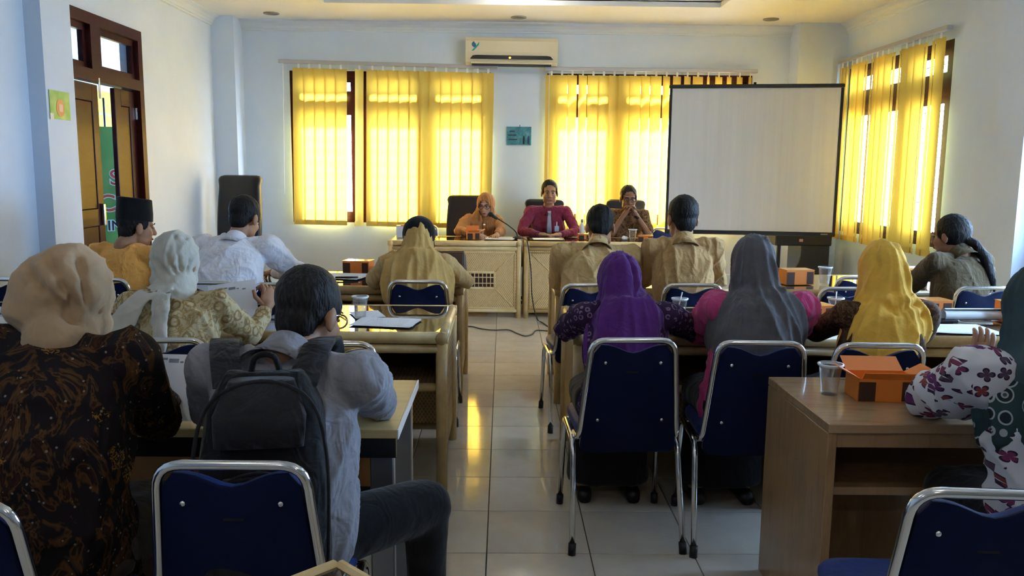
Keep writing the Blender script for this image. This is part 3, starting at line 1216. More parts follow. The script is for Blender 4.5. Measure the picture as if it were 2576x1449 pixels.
def back_pad(layers):
    mb = MB()
    n = len(ol)
    vs, fs = [], []
    for off, k in layers:
        for (x, z) in ol:
            vs.append(back_pt(x*k, cz+(z-cz)*k, off))
    for i in range(len(layers)-1):
        for k in range(n):
            k2 = (k+1) % n
            fs.append((i*n+k, i*n+k2, (i+1)*n+k2, (i+1)*n+k))
    fs.append(tuple(range(n))[::-1])
    fs.append(tuple((len(layers)-1)*n+k for k in range(n)))
    return mb.add(vs, fs)


obj('backrest', back_pad([(.002, 1.0), (.018, 1.0), (.030, .97), (.036, .88)]), BLUE, CH, True, angle=50)
shell = obj('back_shell', back_pad([(-.007, .975), (-.004, 1.0), (.002, 1.0)]), BLUEB, CH, True, angle=50)
for x, z in ((-.105, .765), (.105, .765), (-.125, .53), (.125, .53)):
    obj('rivet', MB().ell(back_pt(x, z, -.009), (.007, .005, .007), n=10, m=6), CHROME, shell, True)
obj('maker_plate', MB().box(-.022, .022, -.243, -.239, .723, .729), BLKMET, shell)

chairs = [
    # x, y of the chair's centre, turn, label
    (.490, 3.305, 2, 'blue chair with chrome frame under the woman in purple'),
    (.983, 3.270, -3, 'blue chair with chrome frame under the woman in magenta'),
    (1.415, 3.245, -2, 'blue chair beyond the veneer desk under the mustard hijab woman'),
    (-.578, 1.952, 0, 'large near blue chair with backpack man seated on it'),
    (1.005, 1.812, -4, 'empty blue chair at the bottom right corner'),
    (-1.075, 1.735, 0, 'blue chair at the bottom left edge under the brown hijab woman'),
    (1.500, 1.98, -6, 'blue chair at the right edge under the butterfly blouse woman'),
    (.482, 4.825, 4, 'blue chair by the aisle under the stooping man in khaki'),
    (1.078, 4.86, 0, 'blue chair under the man in the darker brown khaki shirt'),
    (1.925, 4.765, 0, 'empty blue chair pulled back behind the glass cup'),
    (2.215, 5.255, 0, 'empty blue chair pushed under the desk near the right wall'),
    (2.730, 4.845, 0, 'blue chair under the ponytailed person'),
    (-.480, 4.915, 0, 'blue chair beside the aisle under the khaki hijab woman'),
    (-1.200, 4.752, 0, 'empty blue chair behind the head of the backpack man'),
    (-1.640, 4.79, 0, 'blue chair under the man in the white shirt'),
    (-2.270, 4.885, 0, 'blue chair under the man in the orange shirt'),
    (-2.830, 4.865, 0, 'empty blue chair at the left edge in the first row'),
    (-1.262, 3.240, 2, 'blue chair under the cream hijab woman'),
    (-.625, 3.200, 0, 'empty blue chair hidden behind the backpack man'),
    (-1.880, 3.270, 0, 'blue chair at the left edge beside the cream hijab woman'),
]
for k, (x, y, rz, lab) in enumerate(chairs):
    if k == 0:
        CH.location = (x, y, 0)
        CH.rotation_euler = (0, 0, R(rz))
        CH['label'] = lab
    else:
        copy_tree(CH, None, (x, y, 0), rz, lab)
copy_tree(CH, None, (-.91, 9.20, 0), 180, 'blue chair behind the left end of the rattan speaker table')
copy_tree(CH, None, (1.86, 9.12, 0), 180, 'blue chair behind the right end of the rattan speaker table')

# ------------------------------------------------------------------ high-backed office chairs


def office_chair(label, x, y, rz, top, w, leather, tufted=False):
    e = empty('office_chair', (x, y, 0), rz, label, 'chair', 'high backed office chairs')
    obj('seat', MB().box(-.25, .25, -.24, .25, .42, .51, .035), leather, e, True, angle=60)
    zs = np.linspace(.50, top, 9)
    secs = []
    for i, z in enumerate(zs[:-1]):
        q = i/8
        a = w*(.93+.07*math.sin(math.pi*min(1, q*1.1)))
        secs.append(((0, -.24-.10*q, z), (1, 0, 0), (0, 1, -.1), a, .055))
    for dz, ka, kb in ((-.045, .985, .055), (-.02, .95, .05), (-.005, .88, .042), (.004, .76, .03)):
        secs.append(((0, -.34, top+dz), (1, 0, 0), (0, 1, -.1), w*ka, kb))
    bk = obj('backrest', MB().loft(secs, 32, 4.5), leather, e, True)
    if tufted:
        for z in (top-.11, top-.25, top-.39):
            for x_ in (-.10, 0, .10) if z != top-.25 else (-.15, -.05, .05, .15):
                q = (z-.5)/(top-.5)
                obj('button', MB().ell((x_*1.2, -.24-.10*q+.058, z), (.012, .008, .012), n=10, m=6), leather, bk, True)
    for sx in (-1, 1):
        obj('armrest', MB().tube(fillet([(sx*.27, -.20, .45), (sx*.285, -.19, .67), (sx*.285, .17, .67), (sx*.27, .14, .45)], .06), .022, 10), BLACK, e, True)
    obj('gas_post', MB().tube([(0, 0, .10), (0, 0, .42)], .03, 12), BLACK, e, True)
    for k in range(5):
        a = 2*math.pi*k/5
        lg = obj('base_leg', MB().tube([(0, 0, .12), (.28*math.cos(a), .28*math.sin(a), .075)], [.03, .018], 8), BLACK, e, True)
        obj('caster', MB().tube([(.28*math.cos(a)-.02*math.sin(a), .28*math.sin(a)+.02*math.cos(a), .0285), (.28*math.cos(a)+.02*math.sin(a), .28*math.sin(a)-.02*math.cos(a), .0285)], .028, 12), BLACK, lg, True)
    return e


office_chair('brown black high backed chair behind the woman at the microphone', -.40, 9.10, 176, 1.20, .26, LEATHERB)
office_chair('black tufted office chair behind the man in the maroon shirt', .475, 9.12, 180, 1.16, .23, LEATHER, True)
office_chair('black tufted office chair behind the man with clasped hands', 1.40, 9.12, 180, 1.165, .23, LEATHER, True)
office_chair('empty black high backed chair standing against the left corner', -2.89, 8.72, 172, 1.40, .245, LEATHER)

# ------------------------------------------------------------------ projection screen and cabinet
SCR = pmat('screen_cloth', (.66, .65, .63), .55, spec=.3)
t = NT(SCR)
v = t.coord(scale=(14, 1, .25))
t.bump(t.noise(v, 2.0, 3), .25, .01)
t.col(t.ramp(t.noise(t.coord(scale=(9, 1, .3)), 1.5, 3), [(.3, (.64, .63, .60)), (.7, (.69, .68, .65))]))
ps = empty('projection_screen', (2.61, 8.75, 0), -10, 'white projection screen with black borders standing before the right windows', 'screen')
hw = .86
obj('screen_sheet', MB().box(-hw, hw, -.003, .003, .86, 2.37), SCR, ps)
for sx in (-1, 1):
    obj('side_border', MB().box(sx*hw-.014, sx*hw+.014, -.006, .006, .86, 2.37), BLACK, ps)
obj('roller_case', MB().box(-hw-.02, hw+.02, -.02, .03, 2.355, 2.395, .008), BLACK, ps)
bb = obj('bottom_bar', MB().box(-hw-.015, hw+.015, -.015, .02, .83, .875, .008), BLACK, ps)
obj('maker_plate', MB().box(hw-.13, hw-.06, -.018, -.014, .85, .862), PRINT, bb)
obj('stand_pole', MB().tube([(0, .06, .10), (0, .06, 2.42)], .014, 10), BLKMET, ps, True)
for a in (90, 210, 330):
    obj('stand_leg', MB().tube([(0, .06, .62), (.42*math.cos(R(a)), .06+.42*math.sin(R(a)), .01)], .011, 8), BLKMET, ps, True)

cb = empty('television_cabinet', (3.30, 9.18, 0), 0, 'black cabinet with a curved side opening under the projection screen', 'cabinet')
obj('cabinet_top', MB().box(-.32, .30, -.20, .20, .70, .84, .01), BLACK, cb)
pts = [(-.28, .12), (-.28, .70), (-.25, .70), (-.25, .36)]
arc = [(-.25+.26*(k/10), .36+.28*(1-math.sqrt(max(0, 1-(k/10)**2)))**.9) for k in range(11)]
poly = [(-.29, .10), (-.29, .71), (-.255, .71), (-.255, .345)]+[(-.255+.23*math.sin(math.pi/2*k/10), .345+.29*(1-math.cos(math.pi/2*k/10))) for k in range(1, 11)]+[(-.025, .71), (.28, .71), (.28, .10)]
obj('curved_side', MB().prism(poly, .03, Matrix.Translation((0, -.19, 0))), BLACK, cb)
obj('cabinet_shelf', MB().box(-.29, .28, -.16, .18, .12, .15, .005), BLACK, cb)
obj('right_panel', MB().box(.25, .28, -.16, .18, .0, .70, .004), BLACK, cb)
for sx in (-.27, .26):
    obj('cabinet_foot', MB().box(sx-.02, sx+.02, -.17, .18, 0, .11, .004), BLACK, cb)
obj('sticker', MB().box(-.06, -.02, -.204, -.200, .745, .775), pmat('pink_sticker', (.40, .22, .24), .6), cb)

# ------------------------------------------------------------------ small things on the tables
LINES = pmat('printed_paper', (.80, .83, .88), .8, spec=.2)
t = NT(LINES)
v = t.coord()
sp = t.n('ShaderNodeSeparateXYZ')
t.link(v, sp.inputs[0])
ln = t.math('GREATER_THAN', t.math('SINE', t.math('MULTIPLY', sp.outputs[1], 2*math.pi/.012)), .55)
nz = t.math('GREATER_THAN', t.noise(t.coord(scale=(160, 30, 1)), 1.0, 1), .48)
inx = t.math('LESS_THAN', t.math('ABSOLUTE', sp.outputs[0]), .082)
iny = t.math('LESS_THAN', t.math('ABSOLUTE', sp.outputs[1]), .095)
fac = t.math('MULTIPLY', t.math('MULTIPLY', ln, nz), t.math('MULTIPLY', inx, iny))
t.col(t.mix(t.math('MULTIPLY', fac, .6), (.80, .83, .88), (.28, .29, .33)))


def sheet(label, x, y, z, rz, curl=0.0, n=2, size=(.215, .297), tilt=None, letterhead=False, group='loose paper sheets'):
    """one stack of paper lying flat (or tilted by a matrix)"""
    e = empty('paper_sheet', (x, y, z), rz, label, 'paper', group)
    if tilt is not None:
        e.rotation_euler = tilt
    for k in range(n):
        mb = MB()
        nx, ny = 8, 10
        vs, fs = [], []
        for s in (0, 1):
            for j in range(ny+1):
                for i in range(nx+1):
                    u, w_ = i/nx-.5, j/ny-.5
                    zz = k*.0012+s*.0005+.0005+curl*max(0, u+.1)**2+abs(curl)*.2*max(0, -w_-.2)**2
                    c, s_ = math.cos(.07*k), math.sin(.07*k)
                    px, py = u*size[0], w_*size[1]
                    vs.append((px*c-py*s_+.01*k, px*s_+py*c, zz))
        m = (nx+1)*(ny+1)
        for j in range(ny):
            for i in range(nx):
                q = j*(nx+1)+i
                fs += [(q, q+nx+1, q+nx+2, q+1), (m+q, m+q+1, m+q+nx+2, m+q+nx+1)]
        mb.add(vs, fs)
        obj('sheet', mb, LINES if k == n-1 and not letterhead else PAPER, e, True)
    if letterhead:
        for (a, b, yy, h) in ((-.05, -.02, .085, .006), (-.015, .015, .080, .012), (.02, .03, .076, .005), (.045, .06, .07, .006)):
            obj('letterhead', MB().box(a, b, yy-h/2, yy+h/2, n*.0012+.0002, n*.0012+.0010), PRINT, e)
    return e


FT = .785
TOPZ = DZ+.001
sheet('white papers spread before the woman at the microphone', -.03, 8.50, FT, 80, .02, 3)
cb_ = sheet('white papers on a clipboard before the man with the grey tie', .46, 8.46, FT+.008, 92, 0, 2)
obj('clipboard', MB().box(-.125, .125, -.17, .18, -.007, 0, .002), BLACK, cb_)
obj('clip', MB().box(-.05, .05, -.165, -.125, .002, .014, .003), CHROME, cb_)
sheet('printed sheets on the glass top of the second left desk', -.555, 3.90, TOPZ, 80, 0, 2)
sheet('small pale sheet under the cup on the second left desk', -.68, 4.12, TOPZ, 20, 0, 1, (.15, .20))
sheet('white papers beside the orange box on the first left desk', -1.08, 5.58, TOPZ, 75, .02, 3)
sheet('large white papers on the desk right of the mustard hijab woman', 2.17, 3.83, TOPZ, 82, 0, 3)
sheet('white sheet lying between the purple and magenta women', .93, 3.86, TOPZ, 70, 0, 1)
ro = empty('rolled_paper', (2.36, 4.06, TOPZ+.033), 2, 'curled roll of white paper lying on the second right desk', 'paper')
sp_ = [((.016+.0022*a)*math.cos(a), (.016+.0022*a)*math.sin(a)) for a in np.linspace(0, 2.4*2*math.pi*.55, 40)]
mb = MB()
vs = [(x, u, w_) for x in (-.15, .15) for u, w_ in sp_]
mb.add(vs, [(i, i+1, i+41, i+40) for i in range(39)])
obj('roll', mb, PAPER, ro, True)
fo_ = obj('folder', MB().box(-.38, -.10, -.05, .07, -.033, -.021, .002), BLACK, ro)

pn = empty('pen', (-1.03, 5.47, TOPZ+.012), 5, 'dark pen lying on the white papers on the first left desk', 'pen')
obj('barrel', MB().tube([(-.08, 0, 0), (.07, 0, 0)], .006, 8), BLACK, pn, True)
obj('nib', MB().tube([(.07, 0, 0), (.085, 0, 0)], [.005, .001], 8), CHROME, pn, True)


def snack_box(label, x, y, z, rz, w_=.19, d_=.13, h_=.085, lid='closed'):
    e = empty('snack_box', (x, y, z), rz, label, 'box', 'orange snack boxes')
    m = MB()
    th = .002
    m.box(-w_/2, w_/2, -d_/2, d_/2, 0, th)
    m.box(-w_/2, w_/2, -d_/2, -d_/2+th, 0, h_)
    m.box(-w_/2, w_/2, d_/2-th, d_/2, 0, h_)
    m.box(-w_/2, -w_/2+th, -d_/2, d_/2, 0, h_)
    m.box(w_/2-th, w_/2, -d_/2, d_/2, 0, h_)
    obj('carton', m, ORANGE, e)
    obj('printed_panel', MB().box(-w_/2+.002, -w_/2+.055, -d_/2-.0012, -d_/2, .002, h_-.012), ORDARK, e)
    obj('printed_panel', MB().box(w_/2-.05, w_/2-.006, -d_/2-.0012, -d_/2, .004, h_-.010), ORDARK, e)
    if lid == 'closed':
        obj('lid', MB().box(-w_/2-.002, w_/2+.002, -d_/2-.002, d_/2+.002, h_, h_+.003), pmat('orange_lid', (.78, .30, .06), .25, coat=.6), e)
    else:
        L = obj('lid', MB().box(-w_/2, w_/2, 0, .002, 0, d_*.62), ORANGE, e, loc=(0, d_/2, h_), rot=(R(-62 if lid == 'open' else -12), 0, 0))
        for sx in (-1, 1):
            obj('side_flap', MB().box(-.0015, .0015, -d_*.42, d_*.42, 0, .06), ORANGE, e, loc=(sx*w_/2, 0, h_), rot=(0, R(sx*62), 0))
        obj('front_flap', MB().box(-w_/2+.01, w_/2-.01, -.002, 0, 0, .03), ORANGE, e, loc=(0, -d_/2, h_), rot=(R(40), 0, 0))
    return e


snack_box('orange snack box with raised lid on the veneer desk', 1.262, 2.665, .745, -3, .19, .12, .078, 'open')
snack_box('closed orange snack box on the first left desk beside papers', -1.02, 5.84, TOPZ, -8)
snack_box('orange snack box almost hidden behind the khaki hijab woman', -.80, 5.80, TOPZ, 4, .16, .12, .06)
snack_box('orange snack box on the first right desk behind the grey hijab', 1.955, 5.44, TOPZ, 6, .19, .13, .095)
snack_box('orange snack box in front of the ponytailed person', 2.90, 5.78, TOPZ, 3, .17, .12, .075)
snack_box('orange snack box between the magenta woman and the mustard hijab', 1.555, 4.02, TOPZ, 12, .13, .12, .085)
snack_box('orange snack box with white side beyond the mustard hijab shoulder', 2.245, 4.22, TOPZ, 4, .13, .12, .085)
snack_box('orange snack box at the right end of the second right desk', 2.60, 4.05, TOPZ, -6, .20, .14, .10)
snack_box('tall open orange snack box before the woman at the microphone', -.30, 8.44, FT, 8, .13, .10, .075, 'tall')
snack_box('orange snack box at the right end of the speaker table', 1.46, 8.44, FT, -6, .15, .11, .055)
snack_box('orange snack box beside the elbow of the man in maroon', .85, 8.58, FT, 3, .13, .10, .055)

WATER = bpy.data.materials.new('clear_water')
WATER.use_nodes = True
nt = WATER.node_tree
nt.nodes.clear()
_o = nt.nodes.new('ShaderNodeOutputMaterial')
_t = nt.nodes.new('ShaderNodeBsdfTransparent')
_t.inputs[0].default_value = (.965, .97, .97, 1)
_g = nt.nodes.new('ShaderNodeBsdfGlossy')
_g.inputs['Roughness'].default_value = .03
_m = nt.nodes.new('ShaderNodeMixShader')
_m.inputs[0].default_value = .08
nt.links.new(_t.outputs[0], _m.inputs[1])
nt.links.new(_g.outputs[0], _m.inputs[2])
nt.links.new(_m.outputs[0], _o.inputs[0])
RIM = pmat('frosted_rim', (.75, .77, .82), .35)

cupw = MB().lathe([(.001, 0), (.0265, 0), (.027, .004), (.037, .100), (.041, .102), (.041, .105), (.0365, .105), (.026, .006), (.001, .005)], 24, cap=False).mesh('cup_wall', True)
cupw.materials.append(CUP)
cupr = MB().lathe([(.0375, .096), (.0425, .101), (.0425, .106), (.0375, .1065)], 24, cap=False).mesh('cup_rim', True)
cupr.materials.append(RIM)
cupf = MB().lathe([(.001, .007), (.0255, .0075), (.0335, .080), (.001, .0802)], 24, cap=False).mesh('water', True)
cupf.materials.append(WATER)


def cup(label, x, y, z, straw=False, s=1.0):
    e = empty('water_cup', (x, y, z), random.random()*90, label, 'cup', 'clear plastic water cups')
    e.scale = (s, s, s)
    for nm, me in (('cup_wall', cupw), ('cup_rim', cupr), ('water', cupf)):
        o = bpy.data.objects.new(nm, me)
        COL.objects.link(o)
        o.parent = e
    if straw:
        obj('straw', MB().tube([(-.015, .005, .01), (.012, 0, .135)], .003, 8), WHITEP, e, True)
    return e


cup('clear water cup beside the raised orange box on the veneer desk', 1.105, 2.70, .745)
cup('clear cup with a straw between the purple and magenta women', .885, 4.06, TOPZ, True)
cup('clear cup with a straw beside the mustard hijab woman', 1.69, 4.12, TOPZ, True)
cup('clear water cup on the first right desk before the cabinet', 2.14, 5.42, TOPZ, False, 1.1)
cup('clear water cup on the glass top of the second left desk', -.70, 4.04, TOPZ)
cup('clear water cup peeping over the arm of the backpack man', -.475, 2.78, .735)
cup('clear water glass before the man with clasped hands', 1.335, 8.47, FT, False, 1.1)
cup('clear water cup behind the raised box at the microphone', -.225, 8.50, FT, False, .9)

ti = empty('crumpled_tissue', (1.262, 8.52, FT), 0, 'small white crumpled tissue beside the water glass', 'tissue')
mb = MB()
rr = random.Random(3)
mb.ell((0, 0, .018), (.035, .028, .02), n=12, m=8)
mb.v = [(x*(1+.25*rr.uniform(-1, 1)), y*(1+.25*rr.uniform(-1, 1)), max(0.0005, z*(1+.2*rr.uniform(-1, 1)))) for x, y, z in mb.v]
obj('tissue', mb, PAPER, ti)

wb = empty('white_carton', (-1.03, 8.62, FT), 6, 'white carton with a red flap at the left end of the speaker table', 'box')
obj('carton', MB().box(-.075, .075, -.05, .05, 0, .125, .003), WHITEP, wb)
obj('red_flap', MB().box(-.03, .05, -.052, .02, .120, .129, .002), RED, wb)

bo = empty('gap_bottle_shape', (.84, 8.76, FT), 0, 'slim white bottle shape standing in for a bright blind gap behind the snack box', 'bottle')  # white shape put in for the bright gap between blind slats
obj('gap_bottle_body', MB().lathe([(.022, 0), (.027, .006), (.027, .11), (.015, .15), (.012, .165)], 18), WHITEP, bo, True)
obj('gap_bottle_cap', MB().lathe([(.014, .163), (.014, .195), (.012, .198)], 16), pmat('grey_cap', (.35, .35, .35), .5), bo, True)

hb = empty('handbag', (-.365, 5.80, TOPZ), 4, 'brown leather handbag standing on the first left desk', 'bag')
BROWNL = pmat('brown_leather', (.11, .055, .03), .5)
obj('bag_body', MB().loft([((0, 0, 0), (1, 0, 0), (0, 1, 0), .105, .05), ((0, 0, .02), (1, 0, 0), (0, 1, 0), .115, .055), ((0, 0, .13), (1, 0, 0), (0, 1, 0), .108, .042), ((0, 0, .165), (1, 0, 0), (0, 1, 0), .095, .02)], 28, 4), BROWNL, hb, True)
obj('bag_flap', MB().box(-.09, .09, -.058, -.050, .06, .155, .006), BROWNL, hb)

# gooseneck microphone with its cable
mi = empty('microphone', (.155, 8.58, FT), 0, 'black microphone on a gooseneck held toward the speaking woman', 'microphone')
obj('base', MB().lathe([(.001, 0), (.05, 0), (.052, .012), (.03, .022), (.001, .024)], 20), BLACK, mi, True)
gn = spline([(0, 0, .02), (-.02, .01, .07), (-.09, .02, .13), (-.17, .03, .18), (-.215, .04, .205)], 6)
obj('gooseneck', MB().tube(gn, .006, 8), BLACK, mi, True)
MM = Vector((-.05, .01, .032)).normalized()
p_ = Vector((-.21, .04, .20))
hd = obj('microphone_body', MB().tube([p_, p_+MM*.05, p_+MM*.06], [.014, .018, .020], 14), BLACK, mi, True)
obj('microphone_head', MB().ell(p_+MM*.085, (.029, .027, .027), n=16, m=10), pmat('mesh_grille', (.02, .02, .022), .6, .5), hd, True)
cbl = spline([(.205, 8.60, FT+.005), (.235, 8.40, FT+.005), (.246, 8.262, FT+.004), (.262, 8.244, .70), (.285, 8.235, .52), (.292, 8.235, .38), (.30, 8.235, .25), (.325, 8.22, .10), (.36, 8.15, .006), (.40, 8.00, .006), (.44, 7.8, .006)], 6)
put(obj('microphone_cable', MB().tube(cbl, .0055, 6), BLACK, None, True), 'thin black cable hanging down the front of the speaker table', 'cable')
cbl = spline([(-.75, 7.72, .006), (-.33, 7.78, .006), (-.2, 7.66, .006), (-.08, 7.60, .006), (.06, 7.62, .006), (.14, 7.45, .006), (.21, 7.33, .006), (.28, 7.42, .006), (.33, 7.60, .006), (.47, 7.57, .006), (.75, 7.62, .006)], 6)
put(obj('floor_cable', MB().tube(cbl, .006, 6), pmat('grey_cable', (.12, .10, .09), .6), None, True), 'grey brown cable snaking across the aisle floor tiles', 'cable')

# ------------------------------------------------------------------ people


def blob(mb, voxel, smooth=4, disp=None, cut=None, extra=None):
    """fuse overlapping closed volumes into one continuous smooth skin"""
    me = mb.mesh('tmp')
    o = bpy.data.objects.new('tmp', me)
    COL.objects.link(o)
    m = o.modifiers.new('r', 'REMESH')
    m.mode = 'VOXEL'
    m.voxel_size = voxel
    m.adaptivity = 0
    if smooth:
        s = o.modifiers.new('s', 'SMOOTH')
        s.factor = .5
        s.iterations = smooth
    dg = bpy.context.evaluated_depsgraph_get()
    out = bpy.data.meshes.new_from_object(o.evaluated_get(dg))
    bpy.data.objects.remove(o)
    bpy.data.meshes.remove(me)
    n = len(out.vertices)
    if disp is not None and n:
        co = np.empty(n*3)
        out.vertices.foreach_get('co', co)
        co = co.reshape(-1, 3)
        nr = np.empty(n*3)
        out.vertex_normals.foreach_get('vector', nr)
        nr = nr.reshape(-1, 3)
        co = co+nr*disp(co)[:, None]
        out.vertices.foreach_set('co', co.ravel())
    if cut is not None:
        co = np.empty(n*3)
        out.vertices.foreach_get('co', co)
        kill = np.nonzero(cut(co.reshape(-1, 3)))[0]
        if len(kill):
            bm = bmesh.new()
            bm.from_mesh(out)
            bm.verts.ensure_lookup_table()
            bmesh.ops.delete(bm, geom=[bm.verts[i] for i in kill], context='VERTS')
            bm.to_mesh(out)
            bm.free()
    if extra is not None and extra.v:
        bm = bmesh.new()
        bm.from_mesh(out)
        em = extra.mesh('e')
        bm.from_mesh(em)
        bm.to_mesh(out)
        bm.free()
        bpy.data.meshes.remove(em)
    out.update()
    for p in out.polygons:
        p.use_smooth = True
    return out


def wrinkle(seed, amp, f=(14, 32), stretch=(1, 1, .55)):
    rng = np.random.RandomState(seed)
    ks = []
    for i in range(6):
        k = rng.normal(size=3)
        k /= np.linalg.norm(k)
        ks.append((k, rng.uniform(*f), rng.normal(size=3)*8, rng.normal(size=3)*7, rng.uniform(0, 6.28), rng.uniform(0, 6.28)))
    st = np.array(stretch)

    def fn(P):
        Q = P*st
        d = np.zeros(len(P))
        for k, fr, k2, k3, p1, p2 in ks:
            s = np.sin(fr*(Q @ k)+1.4*np.sin(Q @ k2+p1)+p2)
            d += (1-np.abs(s))**3*(.5+.5*np.sin(Q @ k3+p1))
        return amp*(d-d.mean())
    return fn


def crease(lines):
    """lines: (polyline, depth, width) pushed into the cloth (negative depth raises a fold)"""
    def fn(P):
        d = np.zeros(len(P))
        for pl, dep, wd in lines:
            best = np.full(len(P), 9.0)
            for a, b in zip(pl[:-1], pl[1:]):
                a, b = np.array(a), np.array(b)
                ab = b-a
                tt = np.clip(((P-a) @ ab)/max(ab @ ab, 1e-9), 0, 1)
                best = np.minimum(best, np.linalg.norm(P-(a+tt[:, None]*ab), axis=1))
            d -= dep*np.exp(-(best/wd)**2)
        return d
    return fn


def drape(o, rv, fv, n, amp, seed):
    o, rv, fv = np.array(o), np.array(rv), np.array(fv)
    ph = seed*1.7

    def fn(P):
        q = P-o
        th = np.arctan2(q @ rv, -(q @ fv))
        z = q[:, 2]
        a = amp*np.clip((.10-z)/.30, .22, 1.0)
        s = np.sin(n*.5*th+1.1*np.sin(2.3*th+ph+7*z)+5*z*np.sin(th+ph)+ph)
        s2 = np.sin(n*.95*th+.8*np.sin(3.1*th-ph-9*z)+ph*2)
        return a*((1-np.abs(s))**1.6*1.5-.55+((1-np.abs(s2))**2-.3)*.6)
    return fn


def radiate(k, o, n, amp, seed):
    k, o = np.array(k), np.array(o)
    ax = (o-k)/np.linalg.norm(o-k)
    u = np.cross(ax, [0, 0, 1.0])
    u /= np.linalg.norm(u)
    w = np.cross(ax, u)
    ph = seed*1.3

    def fn(P):
        q = P-k
        phi = np.arctan2(q @ u, q @ w)
        d = np.linalg.norm(q, axis=1)
        a = amp*np.clip(d/.09, .15, 1)*np.clip((.36-d)/.10, 0, 1)
        s = np.sin(n*.5*phi+.9*np.sin(2*phi+ph+14*d)+ph)
        s2 = np.sin(n*1.1*phi+.7*np.sin(3*phi-ph+10*d)+2*ph)
        return a*((1-np.abs(s))**1.7*1.5-.5+((1-np.abs(s2))**2-.3)*.5)
    return fn


def both(*fs):
    def fn(P):
        return sum(f(P) for f in fs)
    return fn


def hand(body, fingers, wr, d, n, thumb, curl=25, s=1.0):
    """palm goes into the body volume, the five fingers are separate tapered chains"""
    wr, d, n = Vector(wr), Vector(d).normalized(), Vector(n).normalized()
    ac = d.cross(n).normalized()
    n = ac.cross(d).normalized()
    M = Matrix((ac, n, d)).transposed()
    body.ell(wr+d*.052*s, (.040*s, .016*s, .056*s), M)
    body.cap(wr-d*.01, wr+d*.03*s, .025*s, .026*s)
    for k, (off, ln) in enumerate(((-.029, .070), (-.010, .082), (.010, .077), (.028, .060))):
        if thumb < 0:
            off = -off
        p = wr+d*.092*s+ac*off*s
        dd = (d+ac*off*2.2).normalized()
        pts, rs = [p-dd*.03*s, p], [.0098*s, .0095*s]
        ang = R(curl)
        for j, q in enumerate((.42, .33, .25)):
            dd = (Matrix.Rotation(ang, 3, ac) @ dd)
            if dd.dot(n) < -.98:
                pass
            p = p+dd*ln*q*s
            pts.append(p.copy())
            rs.append((.0088, .0080, .0062)[j]*s)
        fingers.tube(pts, rs, 8)
    td = (d*.55+ac*(-.75 if thumb > 0 else .75)+n*.25).normalized()
    p = wr+d*.025*s+ac*(-.026 if thumb > 0 else .026)*s
    q = p+td*.042*s
    r_ = q+(td*.6+d*.7).normalized()*.032*s
    fingers.tube([p-td*.012, p, q, r_], [.012*s, .0118*s, .0105*s, .0075*s], 8)


def shoe(x, y, rz, L=.26):
    m = MB()
    secs = []
    for q, a, h in ((0, .028, .05), (.12, .034, .065), (.4, .036, .062), (.7, .046, .042), (.9, .040, .030), (1.0, .018, .018)):
        secs.append(((0, -.08+L*q, h*.5), (1, 0, 0), (0, 0, 1), a, h*.5))
    m.loft(secs, 16, 2.6)
    M = Matrix.Translation((x, y, 0)) @ Matrix.Rotation(R(rz), 4, 'Z')
    m.v = [tuple(M @ Vector(p)) for p in m.v]
    return m


SHOE = pmat('dark_shoe', (.012, .010, .010), .4)
EYEW = pmat('eye_white', (.30, .27, .24), .4)
IRIS = pmat('dark_iris', (.01, .007, .005), .2)
LIPS = pmat('lips', (.26, .09, .07), .5)
GLS = pmat('spectacle_frame', (.02, .015, .012), .35)


